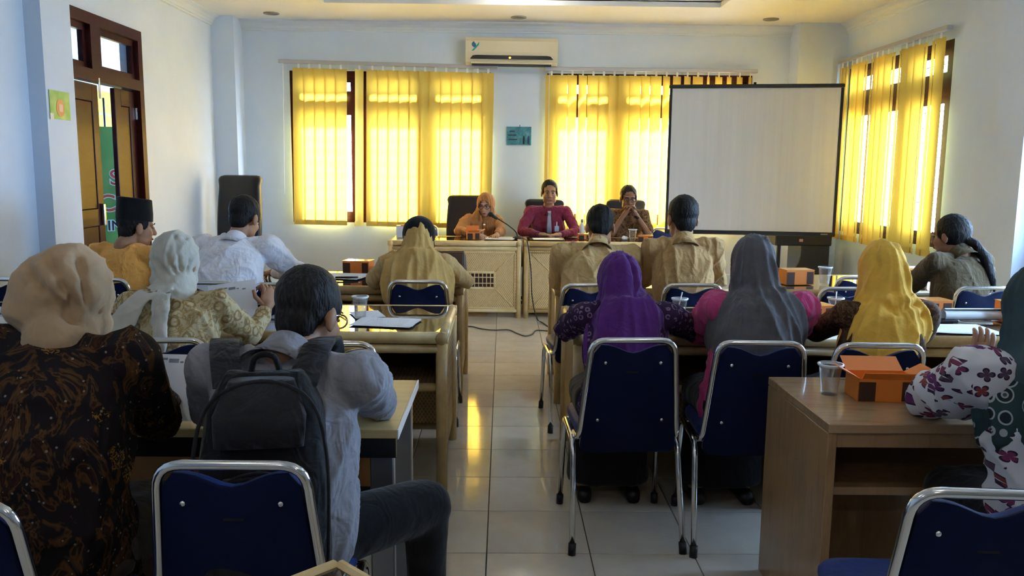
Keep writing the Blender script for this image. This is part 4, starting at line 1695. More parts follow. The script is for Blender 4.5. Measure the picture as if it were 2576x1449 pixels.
def person(label, hip, S, w, head, yaw=0, hyaw=None, hpitch=0, hroll=0, elL=None, elR=None, wrL=None, wrR=None,
           hdL=None, hdR=None, hnL=(0, 0, -1), hnR=(0, 0, -1), curl=25, skin=None, top=None, long=True, bottom=None,
           skirt=False, bulk=1.0, seed=1, hair=None, hijab=None, cape=None, collar=None, kneeL=None, kneeR=None,
           folds=None, tails=None, hairmode='short', tilt=0.0, amp=.010, hs=1.0, voxel=.0055, bun=None, face=True,
           hem=None, sleeve_r=1.0, topname='shirt', capelow=None, eyes=True, inner=None):
    skin = skin or SKIN
    hx, hy = hip
    root = empty('person', (hx, hy, 0), 0, label, 'person')
    O = Vector((hx, hy, 0))

    def L(p):
        return Vector(p)-O
    Sx = L(S)
    rv = Matrix.Rotation(R(yaw), 3, 'Z') @ Vector((1, 0, 0))
    rv.z = tilt
    rv.normalize()
    fv = Matrix.Rotation(R(yaw), 3, 'Z') @ Vector((0, 1, 0))
    shL, shR = Sx-rv*w, Sx+rv*w
    hyaw = yaw if hyaw is None else hyaw
    M = Matrix.Rotation(R(hyaw), 3, 'Z') @ Matrix.Rotation(R(hpitch), 3, 'X') @ Matrix.Rotation(R(hroll), 3, 'Y')
    hc = L(head)
    N = Sx+Vector((0, 0, .045))+fv*.0

    def H(x, y, z):
        return hc+M @ Vector((x*hs, y*hs, z*hs))
    # ---- arms
    def dflt(sh, sgn):
        el = sh+fv*.12-Vector((0, 0, .22))+rv*sgn*.05
        return el
    elL = L(elL) if elL else dflt(shL, -1)
    elR = L(elR) if elR else dflt(shR, 1)
    wrL = L(wrL) if wrL else elL+fv*.22+rv*.10+Vector((0, 0, .01))
    wrR = L(wrR) if wrR else elR+fv*.22-rv*.10+Vector((0, 0, .01))
    hdL = Vector(hdL) if hdL else (wrL-elL)
    hdR = Vector(hdR) if hdR else (wrR-elR)
    hipc = Vector((0, 0, .535))
    kneeL = L(kneeL) if kneeL else hipc+fv*.33-rv*.11
    kneeR = L(kneeR) if kneeR else hipc+fv*.33+rv*.11
    kneeL.z = kneeR.z = .515
    # ---- body: head, neck, arms, hands, trunk and legs in one skin
    b, fg = MB(), MB()
    ck = .88 if hijab is not None else 1.0
    b.ell(H(0, -.012*ck, .030*ck), (.074*hs*ck, .092*hs*ck, .085*hs*ck), M)
    b.ell(H(0, .028, -.035), (.065*hs, .060*hs, .078*hs), M)
    for sx in (-1, 1):
        b.ell(H(sx*.034, .022, -.072), (.030*hs, .040*hs, .030*hs), M)
    b.ell(H(0, .048, -.088), (.034*hs, .033*hs, .026*hs), M)
    b.ell(H(0, .066, .020), (.052*hs, .022*hs, .014*hs), M)
    for sx in (-1, 1):
        b.ell(H(sx*.036, .055, -.032), (.024*hs, .026*hs, .026*hs), M)
        b.ell(H(sx*.076, -.008, -.012), (.010*hs, .020*hs, .033*hs), M)
    b.cap(H(0, .084, .010), H(0, .104, -.030), .009*hs, .0135*hs)
    for sx in (-1, 1):
        b.ell(H(sx*.012, .094, -.034), (.010*hs, .012*hs, .008*hs), M)
    b.ell(H(0, .084, -.060), (.024*hs, .010*hs, .007*hs), M)
    b.ell(H(0, .082, -.070), (.020*hs, .010*hs, .007*hs), M)
    b.cap(H(0, -.015, -.06), N, .052, .058)
    b.cap(N, hipc, .055, .06)
    for sh, el, wr, hd, hn, th in ((shL, elL, wrL, hdL, hnL, 1), (shR, elR, wrR, hdR, hnR, -1)):
        b.cap(N-Vector((0, 0, .05)), sh, .045, .045)
        b.cap(sh, el, .044, .036)
        b.cap(el, wr, .037, .025)
        hand(b, fg, wr, hd, hn, th, curl, .95*hs)
    for kn in (kneeL, kneeR):
        b.cap(hipc, kn, .06, .05)
        ft = Vector((kn.x, kn.y, .07))
        b.cap(kn, ft, .045, .035)
    obj('body', blob(b, voxel, 3, extra=fg), skin, root, True)
    body = root.children[0]
    # ---- features
    if eyes:
        for sx in (-1, 1):
            e = obj('eye', MB().ell(H(sx*.029, .0805, .001), (.0120*hs, .0075*hs, .0055*hs), M, 12, 8), EYEW, body, True)
            obj('iris', MB().ell(H(sx*.029, .0865, .001), (.0058*hs, .003*hs, .0058*hs), M, 10, 6), IRIS, e, True)
            if face:
                obj('eyebrow', MB().tube([H(sx*.012, .091, .021), H(sx*.030, .088, .027), H(sx*.048, .078, .021)], [.003, .004, .002], 6), HAIR, body, True)
        if face:
            obj('mouth', MB().ell(H(0, .0925, -.065), (.021*hs, .0055*hs, .006*hs), M, 12, 8), LIPS, body, True)
    # ---- trousers or skirt
    if bottom:
        t_ = MB()
        t_.ell(hipc+Vector((0, 0, -.01)), (.175*bulk, .145*bulk, .105))
        for kn, sg in ((kneeL, -1), (kneeR, 1)):
            h0 = hipc+rv*sg*.085+Vector((0, 0, -.005))
            t_.cap(h0, kn, .092*bulk, .072*bulk)
            t_.cap(kn, Vector((kn.x, kn.y, .13)), .068, .055)
        if skirt:
            mid = (kneeL+kneeR)/2
            t_.loft([(hipc, rv, Vector((0, 0, 1)), .19, .09), (mid, rv, Vector((0, 0, 1)), .19, .085), (mid+fv*.06, rv, Vector((0, 0, 1)), .16, .06)], 24, 2.6)
            t_.loft([(mid+Vector((0, 0, .04)), rv, fv, .18, .085), (Vector((mid.x, mid.y, .3)), rv, fv, .18, .10), (Vector((mid.x, mid.y, .09)), rv, fv, .19, .12)], 24, 2.4)
        obj('skirt' if skirt else 'trousers', blob(t_, .013, 4, wrinkle(seed+50, .004, (16, 34))), bottom, root, True)
    for kn in (kneeL, kneeR):
        obj('shoe', shoe(kn.x, kn.y+.0, yaw), SHOE, root, True)
    # ---- shirt or blouse
    s_ = MB()
    C = Vector((hipc.x*.55+Sx.x*.45, hipc.y*.85+Sx.y*.15, hipc.z+(Sx.z-hipc.z)*.62))-fv*.03
    k = bulk*(w/.19)**.5
    prof = [(-.10, .172, .130), (0, .182, .138), (.28, .168, .125), (.55, .180, .128), (.80, .176, .116), (.95, .140, .092), (1.06, .075, .064)]
    if hem is not None:
        prof = [(hem, .188, .138)]+prof
    secs = []

    def bez(q):
        return hipc*(1-q)**2+C*2*q*(1-q)+Sx*q*q
    for q, a, d_ in prof:
        qq = min(max(q, -.2), 1.1)
        c = bez(qq)
        tg = (bez(qq+.02)-bez(qq-.02)).normalized()
        f_ = tg.cross(rv).normalized()
        secs.append((c, rv, f_, a*k, d_*bulk))
    s_.loft(secs, 28, 2.35)
    for sh, el, wr in ((shL, elL, wrL), (shR, elR, wrR)):
        s_.cap(N-Vector((0, 0, .045)), sh, .062*bulk, .060*bulk)
        if long:
            s_.cap(sh, el, .064*bulk*sleeve_r, .052*sleeve_r)
            s_.cap(el, el+(wr-el)*.86, .053*sleeve_r, .040*sleeve_r)
        else:
            s_.cap(sh, sh+(el-sh)*.82, .066*bulk*sleeve_r, .062*sleeve_r)
    obj(topname, blob(s_, .0085, 11, wrinkle(seed, amp) if folds is None else both(wrinkle(seed, amp), crease(folds(L)))), top, root, True)
    if collar is not None:
        c_ = MB()
        nd = (hc-N).normalized()
        prof_ = []
        n_ = 30
        vs, fs = [], []
        x_ = rv
        y_ = nd.cross(x_).normalized()
        for (h, rr) in ((-.070, .098), (-.020, .070), (.014, .062), (.015, .059), (-.010, .062), (-.05, .080)):
            for i in range(n_):
                a = 2*math.pi*i/n_
                vs.append(N+nd*(h+.012-.014*math.sin(a)*-1)+x_*rr*math.cos(a)+y_*rr*1.0*math.sin(a)*-1)
        for j in range(6):
            for i in range(n_):
                i2 = (i+1) % n_
                j2 = (j+1) % 6
                fs.append((j*n_+i, j*n_+i2, j2*n_+i2, j2*n_+i))
        c_.add(vs, fs)
        obj('collar', c_, collar, root, True)
    # ---- hair
    if hair is not None:
        h_ = MB()
        h_.ell(H(0, -.020, .040), (.0815*hs, .094*hs, .088*hs), M)
        h_.ell(H(0, -.050, -.020), (.060*hs, .050*hs, .064*hs), M)
        h_.ell(H(0, -.035, .0), (.072*hs, .062*hs, .045*hs), M)
        for sx in (-1, 1):
            h_.ell(H(sx*.066, .018, .022), (.011*hs, .026*hs, .036*hs), M)
        if hairmode == 'tail':
            h_.ell(H(0, -.025, .025), (.085*hs, .100*hs, .098*hs), M)
            for q0, q1, r0, r1 in tails:
                h_.cap(H(*q0), H(*q1), r0, r1)
        obj('hair', blob(h_, .006, 3, wrinkle(seed+9, .0026, (70, 150), (1, 1, .5))), hair, root, True)
    # ---- headscarf
    if hijab is not None:
        j_ = MB()
        j_.ell(H(0, -.014, .014), (.093*hs, .108*hs, .112*hs), M)
        j_.ell(H(0, .020, -.070), (.078*hs, .078*hs, .066*hs), M)
        if cape:
            dn_ = Sx+Vector((0, 0, -.01))-fv*.01
            up_ = H(0, -.02, -.005)
            j_.loft([(up_, M @ Vector((1, 0, 0)), M @ Vector((0, 1, 0)), .090*hs, .102*hs), (up_*.62+dn_*.38, rv, fv, .098*hs, .108*hs), (up_*.30+dn_*.70, rv, fv, .118*hs, .118), (dn_, rv, fv, cape[3]*.86, .125)], 28, 2.1)
        else:
            j_.cap(H(0, -.03, -.045), N+Vector((0, 0, .005)), .080*hs, .086)
        if bun:
            for q, r_ in bun:
                j_.ell(H(*q), r_, M)
        cutz = None
        if cape:
            aL, bL, drop, wtop = cape
            tg = (Sx-bez(.6)).normalized()
            f_ = tg.cross(rv).normalized()
            j_.loft([(N+Vector((0, 0, .05)), rv, fv, .088, .09), (Sx+Vector((0, 0, .045)), rv, f_, wtop*.72, .112), (Sx+Vector((0, 0, -.005)), rv, f_, wtop, .135),
                     (Sx-tg*drop*.45, rv, f_, aL, bL), (Sx-tg*drop*.8, rv, f_, aL*.93, bL), (Sx-tg*drop, rv, f_, aL*.70, bL*.9)], 30, 2.2)
            if capelow:
                j_.ell(Sx-tg*capelow[3]-fv*capelow[4], capelow[:3])
        if tails:
            for sec in tails:
                j_.loft([(H(*c), M @ Vector(a_), M @ Vector(b_), ra, rb) for c, a_, b_, ra, rb in sec], 16, 2.2)
        lines = []
        if inner:
            for pl, dep, wd in inner:
                lines.append(([tuple(H(*p)) for p in pl], dep, wd))
        Mi = M.inverted()
        Mn = np.array(Mi)
        hcn = np.array(hc)

        def cutf(P):
            Q = (P-hcn) @ Mn.T/hs
            return ((Q[:, 0]/.060)**2+((Q[:, 2]+.020)/.086)**2 < 1) & (Q[:, 1] > .02)
        obj('headscarf', blob(j_, .0075, 4, both(wrinkle(seed+3, .005 if cape else .0016, (14, 30), (1, 1, .30)), drape(hc, rv, fv, 13, .014, seed) if cape else radiate(H(.03, -.13, -.09), hc, 9, .0045, seed), crease(lines)), cutf), hijab, root, True)
    root['_'] = 0
    del root['_']
    return root, H, L, M


def glasses(root, H, mat=None):
    mat = mat or GLS
    body = root
    g = MB()
    for sx in (-1, 1):
        ring = [H(sx*.031+.026*math.cos(a), .099-abs(sx*.031+.026*math.cos(a))*.12, .0+.0185*math.sin(a)) for a in [2*math.pi*k/20 for k in range(20)]]
        g.tube(ring, .0028, 6, True)
        g.tube([H(sx*.057, .093, .004), H(sx*.076, .02, .006), H(sx*.078, -.015, -.002)], .0024, 6)
    g.tube([H(-.006, .098, .004), H(0, .101, .006), H(.006, .098, .004)], .0024, 6)
    return obj('glasses', g, mat, root, True)


# ---- cloth
SKINL = pmat('skin_light', (.50, .29, .19), .5, spec=.3)
MAROON = fabric('maroon_shirt_cloth', (.20, .025, .055), .12)
WSHIRT = fabric('white_shirt_cloth', (.82, .80, .84), .05)
ORSHIRT = fabric('orange_shirt_cloth', (.74, .35, .08), .10)
KHAKI = fabric('khaki_uniform_cloth', (.56, .37, .155), .08)
KHAKI2 = fabric('brown_khaki_uniform_cloth', (.44, .26, .105), .08)
KHAKI3 = fabric('dark_khaki_uniform_cloth', (.085, .060, .030), .10)
GREYS = fabric('grey_shirt_cloth', (.27, .27, .31), .08)
MAGENTA = fabric('magenta_blouse_cloth', (.56, .07, .21), .10)
DARKTR = fabric('dark_trouser_cloth', (.007, .007, .009), .1, crumple=.010)
BRTR = fabric('brown_trouser_cloth', (.10, .065, .035), .1, crumple=.010)
DSKIRT = fabric('dark_brown_skirt_cloth', (.055, .040, .032), .1, crumple=.010)
H_ORANGE = fabric('orange_brown_headscarf', (.42, .19, .062), .12, crumple=.013)
H_KHAKI = fabric('khaki_headscarf', (.56, .35, .115), .12, crumple=.013)
H_CREAM = fabric('cream_headscarf', (.52, .50, .43), .10, crumple=.013)
H_BROWN = fabric('light_brown_headscarf', (.42, .29, .175), .12, crumple=.013)
H_PURPLE = fabric('purple_headscarf', (.10, .022, .17), .16, crumple=.013)
H_GREY = fabric('dark_grey_headscarf', (.115, .11, .12), .14, crumple=.013)
H_MUST = fabric('mustard_headscarf', (.82, .48, .075), .12, crumple=.013)
BLKCAP = fabric('black_velvet', (.006, .006, .007), .2, crumple=.003)


def vor(t, scale, rnd=1.0, dist='F1', vec=None):
    x = t.n('ShaderNodeTexVoronoi')
    x.inputs['Scale'].default_value = scale
    x.inputs['Randomness'].default_value = rnd
    x.feature = dist
    t.link(vec or t.coord(), x.inputs['Vector'])
    return x


def ptn(name, base):
    m = pmat(name, base, .9, spec=.15)
    return m, NT(m)


# dark batik with ochre sprays and pale dots
BAT_DARK, t = ptn('dark_batik_cloth', (.012, .010, .012))
v = t.coord()
sw = t.noise(t.coord(scale=(1, 1, .6)), 9, 3, .6, 2.6)
c = t.ramp(sw, [(.0, (.010, .008, .011)), (.50, (.014, .011, .013)), (.56, (.10, .045, .015)), (.60, (.016, .011, .011)), (.70, (.05, .016, .010)), (.73, (.012, .010, .012))])
fl_ = vor(t, 7.5)
ang = t.noise(v, 60, 2, .5, 3)
spray = t.math('MULTIPLY', t.math('LESS_THAN', t.math('ADD', fl_.outputs['Distance'], t.math('MULTIPLY', t.noise(v, 18, 2, .5, 2), .5)), .48), t.math('GREATER_THAN', ang, .53))
c = t.mix(spray, c, (.24, .12, .022))
dots = vor(t, 42, .7)
c = t.mix(t.math('LESS_THAN', dots.outputs['Distance'], .13), c, (.20, .18, .16))
t.col(c)

# cream blouse with ochre and brown leaf sprays
BAT_CREAM, t = ptn('cream_batik_cloth', (.50, .42, .26))
sw = t.noise(t.coord(scale=(1, 1, .8)), 22, 3, .6, 2.2)
c = t.ramp(sw, [(.0, (.55, .47, .30)), (.49, (.52, .43, .26)), (.54, (.30, .19, .075)), (.60, (.46, .34, .15)), (.66, (.54, .46, .28)), (.74, (.34, .21, .09)), (.78, (.55, .46, .28))])
ring = vor(t, 17)
rr_ = t.math('LESS_THAN', t.math('ABSOLUTE', t.math('SUBTRACT', ring.outputs['Distance'], .34)), .07)
c = t.mix(t.math('MULTIPLY', rr_, .8), c, (.25, .15, .06))
t.col(c)

# brown batik
BAT_BROWN, t = ptn('brown_batik_cloth', (.09, .05, .03))
sw = t.noise(t.coord(), 24, 3, .6, 2.0)
t.col(t.ramp(sw, [(.0, (.05, .025, .015)), (.46, (.07, .035, .02)), (.52, (.26, .16, .085)), (.58, (.08, .04, .022)), (.66, (.30, .19, .10)), (.72, (.05, .025, .016))]))
BAT_BROWN2, t = ptn('dark_brown_batik_cloth', (.04, .022, .015))
sw = t.noise(t.coord(), 26, 3, .6, 2.0)
t.col(t.ramp(sw, [(.0, (.025, .013, .010)), (.48, (.045, .022, .014)), (.53, (.15, .085, .035)), (.58, (.04, .02, .013)), (.68, (.11, .06, .028)), (.74, (.028, .015, .010))]))
# purple blouse with pale curls
BAT_PURPLE, t = ptn('purple_curl_cloth', (.05, .025, .07))
rg = vor(t, 34, .75)
k_ = t.math('LESS_THAN', t.math('ABSOLUTE', t.math('SUBTRACT', rg.outputs['Distance'], .33)), .075)
br = t.math('GREATER_THAN', t.noise(t.coord(), 55, 2), .44)
t.col(t.mix(t.math('MULTIPLY', k_, br), (.040, .018, .055), (.22, .15, .24)))


def butterfly_cloth():
    m, t = ptn('butterfly_cloth', (.62, .60, .64))
    v = t.coord()
    sc_ = t.n('ShaderNodeVectorMath')
    sc_.operation = 'SCALE'
    sc_.inputs['Scale'].default_value = 19
    t.link(v, sc_.inputs[0])
    vo = vor(t, 1.0, .8, 'F1', sc_.outputs[0])
    df = t.n('ShaderNodeVectorMath')
    df.operation = 'SUBTRACT'
    t.link(sc_.outputs[0], df.inputs[0])
    t.link(vo.outputs['Position'], df.inputs[1])
    se = t.n('ShaderNodeSeparateXYZ')
    t.link(df.outputs[0], se.inputs[0])
    th = t.math('ARCTAN2', se.outputs[2], se.outputs[0])
    sep = t.n('ShaderNodeSeparateColor')
    t.link(vo.outputs['Color'], sep.inputs[0])
    th2 = t.math('ADD', th, t.math('MULTIPLY', sep.outputs[0], 6.28))
    rad = t.math('SQRT', t.math('ADD', t.math('POWER', se.outputs[0], 2.0), t.math('POWER', se.outputs[2], 2.0)))
    lobe = t.math('POWER', t.math('ABSOLUTE', t.math('SINE', t.math('MULTIPLY', th2, 2.0))), .5)
    lim = t.math('ADD', t.math('MULTIPLY', lobe, .30), .06)
    ins = t.math('LESS_THAN', rad, lim)
    edge = t.math('GREATER_THAN', rad, t.math('MULTIPLY', lim, .74))
    wc = t.ramp(sep.outputs[1], [(.0, (.20, .04, .10)), (.35, (.12, .03, .12)), (.6, (.22, .05, .05)), (.8, (.09, .06, .10))], 'CONSTANT')
    wc = t.mix(edge, wc, (.04, .02, .05))
    t.col(t.mix(ins, (.60, .60, .64), wc))
    return m


BUTTER = butterfly_cloth()
H_ROSE, t = ptn('rosette_headscarf', (.03, .05, .055))
v = t.coord()
vo = vor(t, 20, .55)
dd_ = vo.outputs['Distance']
c = t.ramp(dd_, [(0, (.05, .08, .09)), (.10, (.35, .38, .40)), (.18, (.02, .03, .035)), (.30, (.02, .03, .035)), (.36, (.36, .40, .42)), (.44, (.03, .06, .065))], 'CONSTANT')
sp2 = t.n('ShaderNodeSeparateXYZ')
t.link(v, sp2.inputs[0])
low = t.math('LESS_THAN', sp2.outputs[2], .955)
t.col(t.mix(low, (.045, .075, .085), c))

# ---------------------------------------------------------------- the speakers (facing the room)
r_, H, L, M = person('woman in orange brown hijab and glasses speaking into the microphone', (-.30, 9.12), (-.215, 9.08, .945), .165, (-.185, 9.0, 1.115),
                     yaw=180, hyaw=168, hpitch=-14, elL=(-.02, 8.92, .835), elR=(-.47, 8.93, .835), wrL=(-.06, 8.66, .815), wrR=(-.27, 8.68, .815),
                     skin=SKINL, top=H_ORANGE, bottom=DSKIRT, skirt=True, seed=11, hs=1.06, hijab=H_ORANGE, cape=(.205, .155, .30, .175), voxel=.0045, topname='uniform')
glasses(r_, H)
obj('name_pin', MB().ell(L((-.20, 8.92, .90)), (.014, .006, .014)), CHROME, r_, True)
obj('wrist_watch', MB().lathe([(.030, -.012), (.034, -.012), (.034, .012), (.030, .012)], 16, Matrix.Translation(L((-.06, 8.69, .817))) @ Matrix.Rotation(R(80), 4, 'X'), False), BLACK, r_, True)

r_, H, L, M = person('man in maroon shirt with grey tie sitting upright at the speaker table', (.50, 9.16), (.50, 9.10, 1.045), .195, (.508, 9.06, 1.250),
                     yaw=180, hpitch=-3, elL=(.80, 8.97, .835), elR=(.205, 8.97, .835), wrL=(.59, 8.70, .815), wrR=(.41, 8.70, .815),
                     hdL=(-.8, -.5, 0), hdR=(.8, -.5, 0), skin=SKIN, top=MAROON, bottom=DARKTR, seed=21, hs=1.12, hair=HAIR, collar=MAROON, voxel=.0045)
TIE = fabric('grey_tie_cloth', (.34, .36, .42), .08)
tm = MB()
for (z0, z1, a0, a1) in ((1.055, 1.020, .019, .016), (1.020, .80, .016, .031)):
    tm.loft([(L((.503, 8.955-.0*(1.045-z0), z0)), (1, 0, 0), (0, 1, 0), a0, .010), (L((.503, 8.945, z1)), (1, 0, 0), (0, 1, 0), a1, .010)], 12, 4)
obj('necktie', tm, TIE, r_, True)
bd = obj('identity_badge', MB().box(-.024, .024, -.003, .003, -.06, .0, .002, Matrix.Translation(L((.585, 8.935, .895)))), pmat('badge_card', (.35, .55, .72), .2, coat=.5), r_)
obj('badge_strap', MB().box(-.005, .005, -.003, .003, 0, .045, 0, Matrix.Translation(L((.585, 8.938, .895)))), WHITEP, bd)

r_, H, L, M = person('man in brown batik with glasses holding clasped hands to his mouth', (1.37, 9.16), (1.37, 9.08, 1.02), .18, (1.362, 9.0, 1.20),
                     yaw=180, hpitch=-10, elL=(1.565, 8.86, .825), elR=(1.175, 8.86, .825), wrL=(1.42, 8.865, 1.035), wrR=(1.305, 8.865, 1.035),
                     hdL=(-.55, .02, .8), hdR=(.55, .02, .8), hnL=(-.8, 0, -.55), hnR=(.8, 0, -.55), curl=45, skin=SKIN2, top=BAT_BROWN, long=False, bottom=DARKTR,
                     seed=31, hs=1.12, hair=GHAIR, collar=BAT_BROWN, voxel=.0045)
glasses(r_, H)
obj('wrist_watch', MB().lathe([(.030, -.012), (.035, -.012), (.035, .012), (.030, .012)], 16, Matrix.Translation(L((1.435, 8.865, 1.00))) @ Matrix.Rotation(R(35), 4, 'Y'), False), BLACK, r_, True)

# ---------------------------------------------------------------- left side, first row
r_, H, L, M = person('man in orange shirt with a black velvet cap near the door', (-2.27, 4.935), (-2.27, 4.97, .965), .185, (-2.215, 5.03, 1.125),
                     yaw=-14, hyaw=-48, hpitch=-8, elL=(-2.50, 5.12, .81), elR=(-2.03, 5.12, .81), skin=SKIN, top=ORSHIRT, bottom=DARKTR, seed=41, hs=1.06, hair=HAIR)
cm = MB()
cm.loft([(H(0, -.015, .035), M @ Vector((1, 0, 0)), M @ Vector((0, 1, 0)), .088, .104), (H(0, -.018, .075), M @ Vector((1, 0, 0)), M @ Vector((0, 1, 0)), .088, .104),
         (H(0, -.025, .155), M @ Vector((1, 0, 0)), M @ Vector((0, 1, 0)), .080, .098), (H(0, -.025, .160), M @ Vector((1, 0, 0)), M @ Vector((0, 1, 0)), .074, .092)], 32, 2.3)
obj('cap', cm, BLKCAP, r_, True, angle=40)

r_, H, L, M = person('man in white shirt leaning over the first left desk', (-1.66, 4.86), (-1.625, 5.04, 1.00), .205, (-1.59, 5.12, 1.175),
                     yaw=-6, hyaw=-16, hpitch=-24, elL=(-1.90, 5.14, .81), elR=(-1.29, 5.20, .825), wrR=(-1.50, 5.42, .80), skin=SKIN, top=WSHIRT, bottom=DARKTR,
                     seed=52, hs=1.1, hair=HAIR, collar=WSHIRT, amp=.014, bulk=1.12, sleeve_r=1.15)

r_, H, L, M = person('woman in khaki hijab over a black inner cap writing at the first left desk', (-.50, 4.955), (-.515, 5.0, .925), .165, (-.515, 5.08, 1.058),
                     hpitch=-18, elL=(-.80, 5.10, .80), elR=(-.225, 5.10, .80), wrL=(-.62, 5.33, .80), wrR=(-.42, 5.33, .80), skin=SKIN, top=KHAKI, bottom=BRTR, seed=61, amp=.010,
                     hijab=H_KHAKI, cape=(.225, .165, .30, .205), inner=[([(0, -.10, .10), (.01, -.13, -.02), (.0, -.12, -.12)], .008, .014), ([(.04, -.09, .08), (.05, -.11, -.04), (.04, -.11, -.12)], .007, .012)])
im = MB()
im.ell(H(0, .004, .036), (.104, .116, .112), M)
im.ell(H(.0, .035, -.03), (.098, .085, .090), M)
obj('inner_cap', blob(im, .0075, 4), BLKCAP, r_, True)

# ---------------------------------------------------------------- left side, second and third rows
tl = [
    [((.015, -.085, -.085), (1, 0, 0), (0, .5, 1), .035, .03), ((-.02, -.165, -.115), (1, 0, 0), (0, .8, .4), .045, .028), ((-.055, -.215, -.18), (1, 0, 0), (0, 1, 0), .055, .020), ((-.085, -.235, -.25), (1, 0, 0), (0, 1, 0), .062, .014), ((-.10, -.245, -.31), (1, 0, 0), (0, 1, 0), .058, .010)],
    [((.015, -.085, -.085), (1, 0, 0), (0, .5, 1), .032, .03), ((.045, -.165, -.12), (1, 0, 0), (0, .8, .4), .035, .024), ((.060, -.215, -.19), (1, 0, 0), (0, 1, 0), .038, .018), ((.078, -.24, -.28), (1, 0, 0), (0, 1, 0), .034, .013), ((.085, -.245, -.36), (1, 0, 0), (0, 1, 0), .020, .009)],
    [((-.085, -.02, -.075), (0, 1, 0), (0, 0, 1), .02, .03), ((0, -.105, -.082), (1, 0, 0), (0, 0, 1), .06, .028), ((.085, -.02, -.075), (0, 1, 0), (0, 0, 1), .02, .03)],
]
cr7 = [([(-.07, -.06, .08), (-.02, -.11, .0), (.03, -.10, -.06)], 0.0220, 0.0102), ([(-.02, -.08, .10), (.02, -.11, .02), (.05, -.09, -.05)], 0.0193, 0.0085),
       ([(.03, -.07, .10), (.055, -.09, .02), (.065, -.07, -.05)], 0.0193, 0.0085), ([(.06, -.04, .09), (.08, -.05, .0), (.075, -.05, -.05)], 0.0165, 0.0076), ([(-.085, -.05, .03), (-.06, -.09, -.03), (-.01, -.10, -.07)], 0.0193, 0.0102)]
r_, H, L, M = person('woman in cream hijab tied at the nape and flowered cream blouse', (-1.30, 3.285), (-1.345, 3.38, .915), .175, (-1.362, 3.45, 1.092),
                     hyaw=-8, hpitch=-8, elL=(-1.62, 3.46, .72), elR=(-1.085, 3.52, .765), wrL=(-1.45, 3.72, .80), wrR=(-1.06, 3.68, .85), hdR=(.1, .35, .9), hnR=(-.6, .7, 0), curl=50,
                     skin=SKIN, top=BAT_CREAM, bottom=DSKIRT, skirt=True, seed=71, amp=.014, hijab=H_CREAM, tails=tl, inner=cr7, hem=-.16, topname='blouse', bulk=1.05, voxel=.005, hs=1.04)

cr8 = [([(-.12, -.02, .06), (-.03, -.12, .03), (.06, -.10, -.06)], 0.0248, 0.0136), ([(-.08, -.08, .10), (.0, -.13, .04), (.08, -.09, -.05)], 0.0275, 0.0127),
       ([(-.02, -.08, .12), (.05, -.11, .05), (.09, -.08, -.05)], 0.0220, 0.0102), ([(.05, -.05, .12), (.09, -.07, .03), (.10, -.06, -.06)], 0.0220, 0.0102), ([(-.14, .0, -.02), (-.06, -.10, -.05), (.06, -.10, -.08)], 0.0248, 0.0119)]
tl8 = [[((-.09, -.02, -.10), (0, 1, 0), (0, 0, 1), .03, .03), ((-.01, -.11, -.115), (1, 0, 0), (0, 0, 1), .06, .034), ((.08, -.08, -.11), (.7, .7, 0), (0, 0, 1), .04, .030), ((.10, .0, -.105), (0, 1, 0), (0, 0, 1), .03, .026)]]
r_, H, L, M = person('woman in light brown hijab and dark batik blouse at the left edge', (-1.085, 1.93), (-1.10, 2.03, 1.005), .17, (-1.105, 2.12, 1.152),
                     hyaw=-12, hpitch=-6, elL=(-1.33, 2.14, .80), elR=(-.945, 2.20, .80), wrL=(-1.18, 2.40, .78), wrR=(-1.0, 2.38, .795), hdR=(-.1, .9, .1), hnR=(0, 0, -1), curl=30,
                     skin=SKIN, top=BAT_DARK, bottom=DSKIRT, skirt=True, seed=81, amp=.012, hijab=H_BROWN, tails=tl8, inner=cr8, bun=[((-.015, -.035, .004), (.122, .105, .104)), ((-.03, -.05, -.03), (.105, .09, .075))],
                     hem=-.22, topname='blouse', bulk=1.10, hs=1.08, sleeve_r=1.2)

r_, H, L, M = person('man in grey shirt and glasses wearing a black backpack', (-.555, 2.075), (-.56, 2.10, .955), .20, (-.515, 2.19, 1.095),
                     yaw=-10, hyaw=-24, hpitch=-20, elL=(-.83, 2.30, .80), elR=(-.365, 2.42, .785), wrL=(-.66, 2.46, .765), wrR=(-.50, 2.60, .765), kneeR=(-.215, 2.29, .5), kneeL=(-.66, 2.42, .5),
                     skin=SKIN, top=GREYS, bottom=DARKTR, seed=92, hair=GHAIR, collar=GREYS, amp=.009, bulk=1.05, sleeve_r=1.1, hs=1.02)
glasses(r_, H, CHROME)

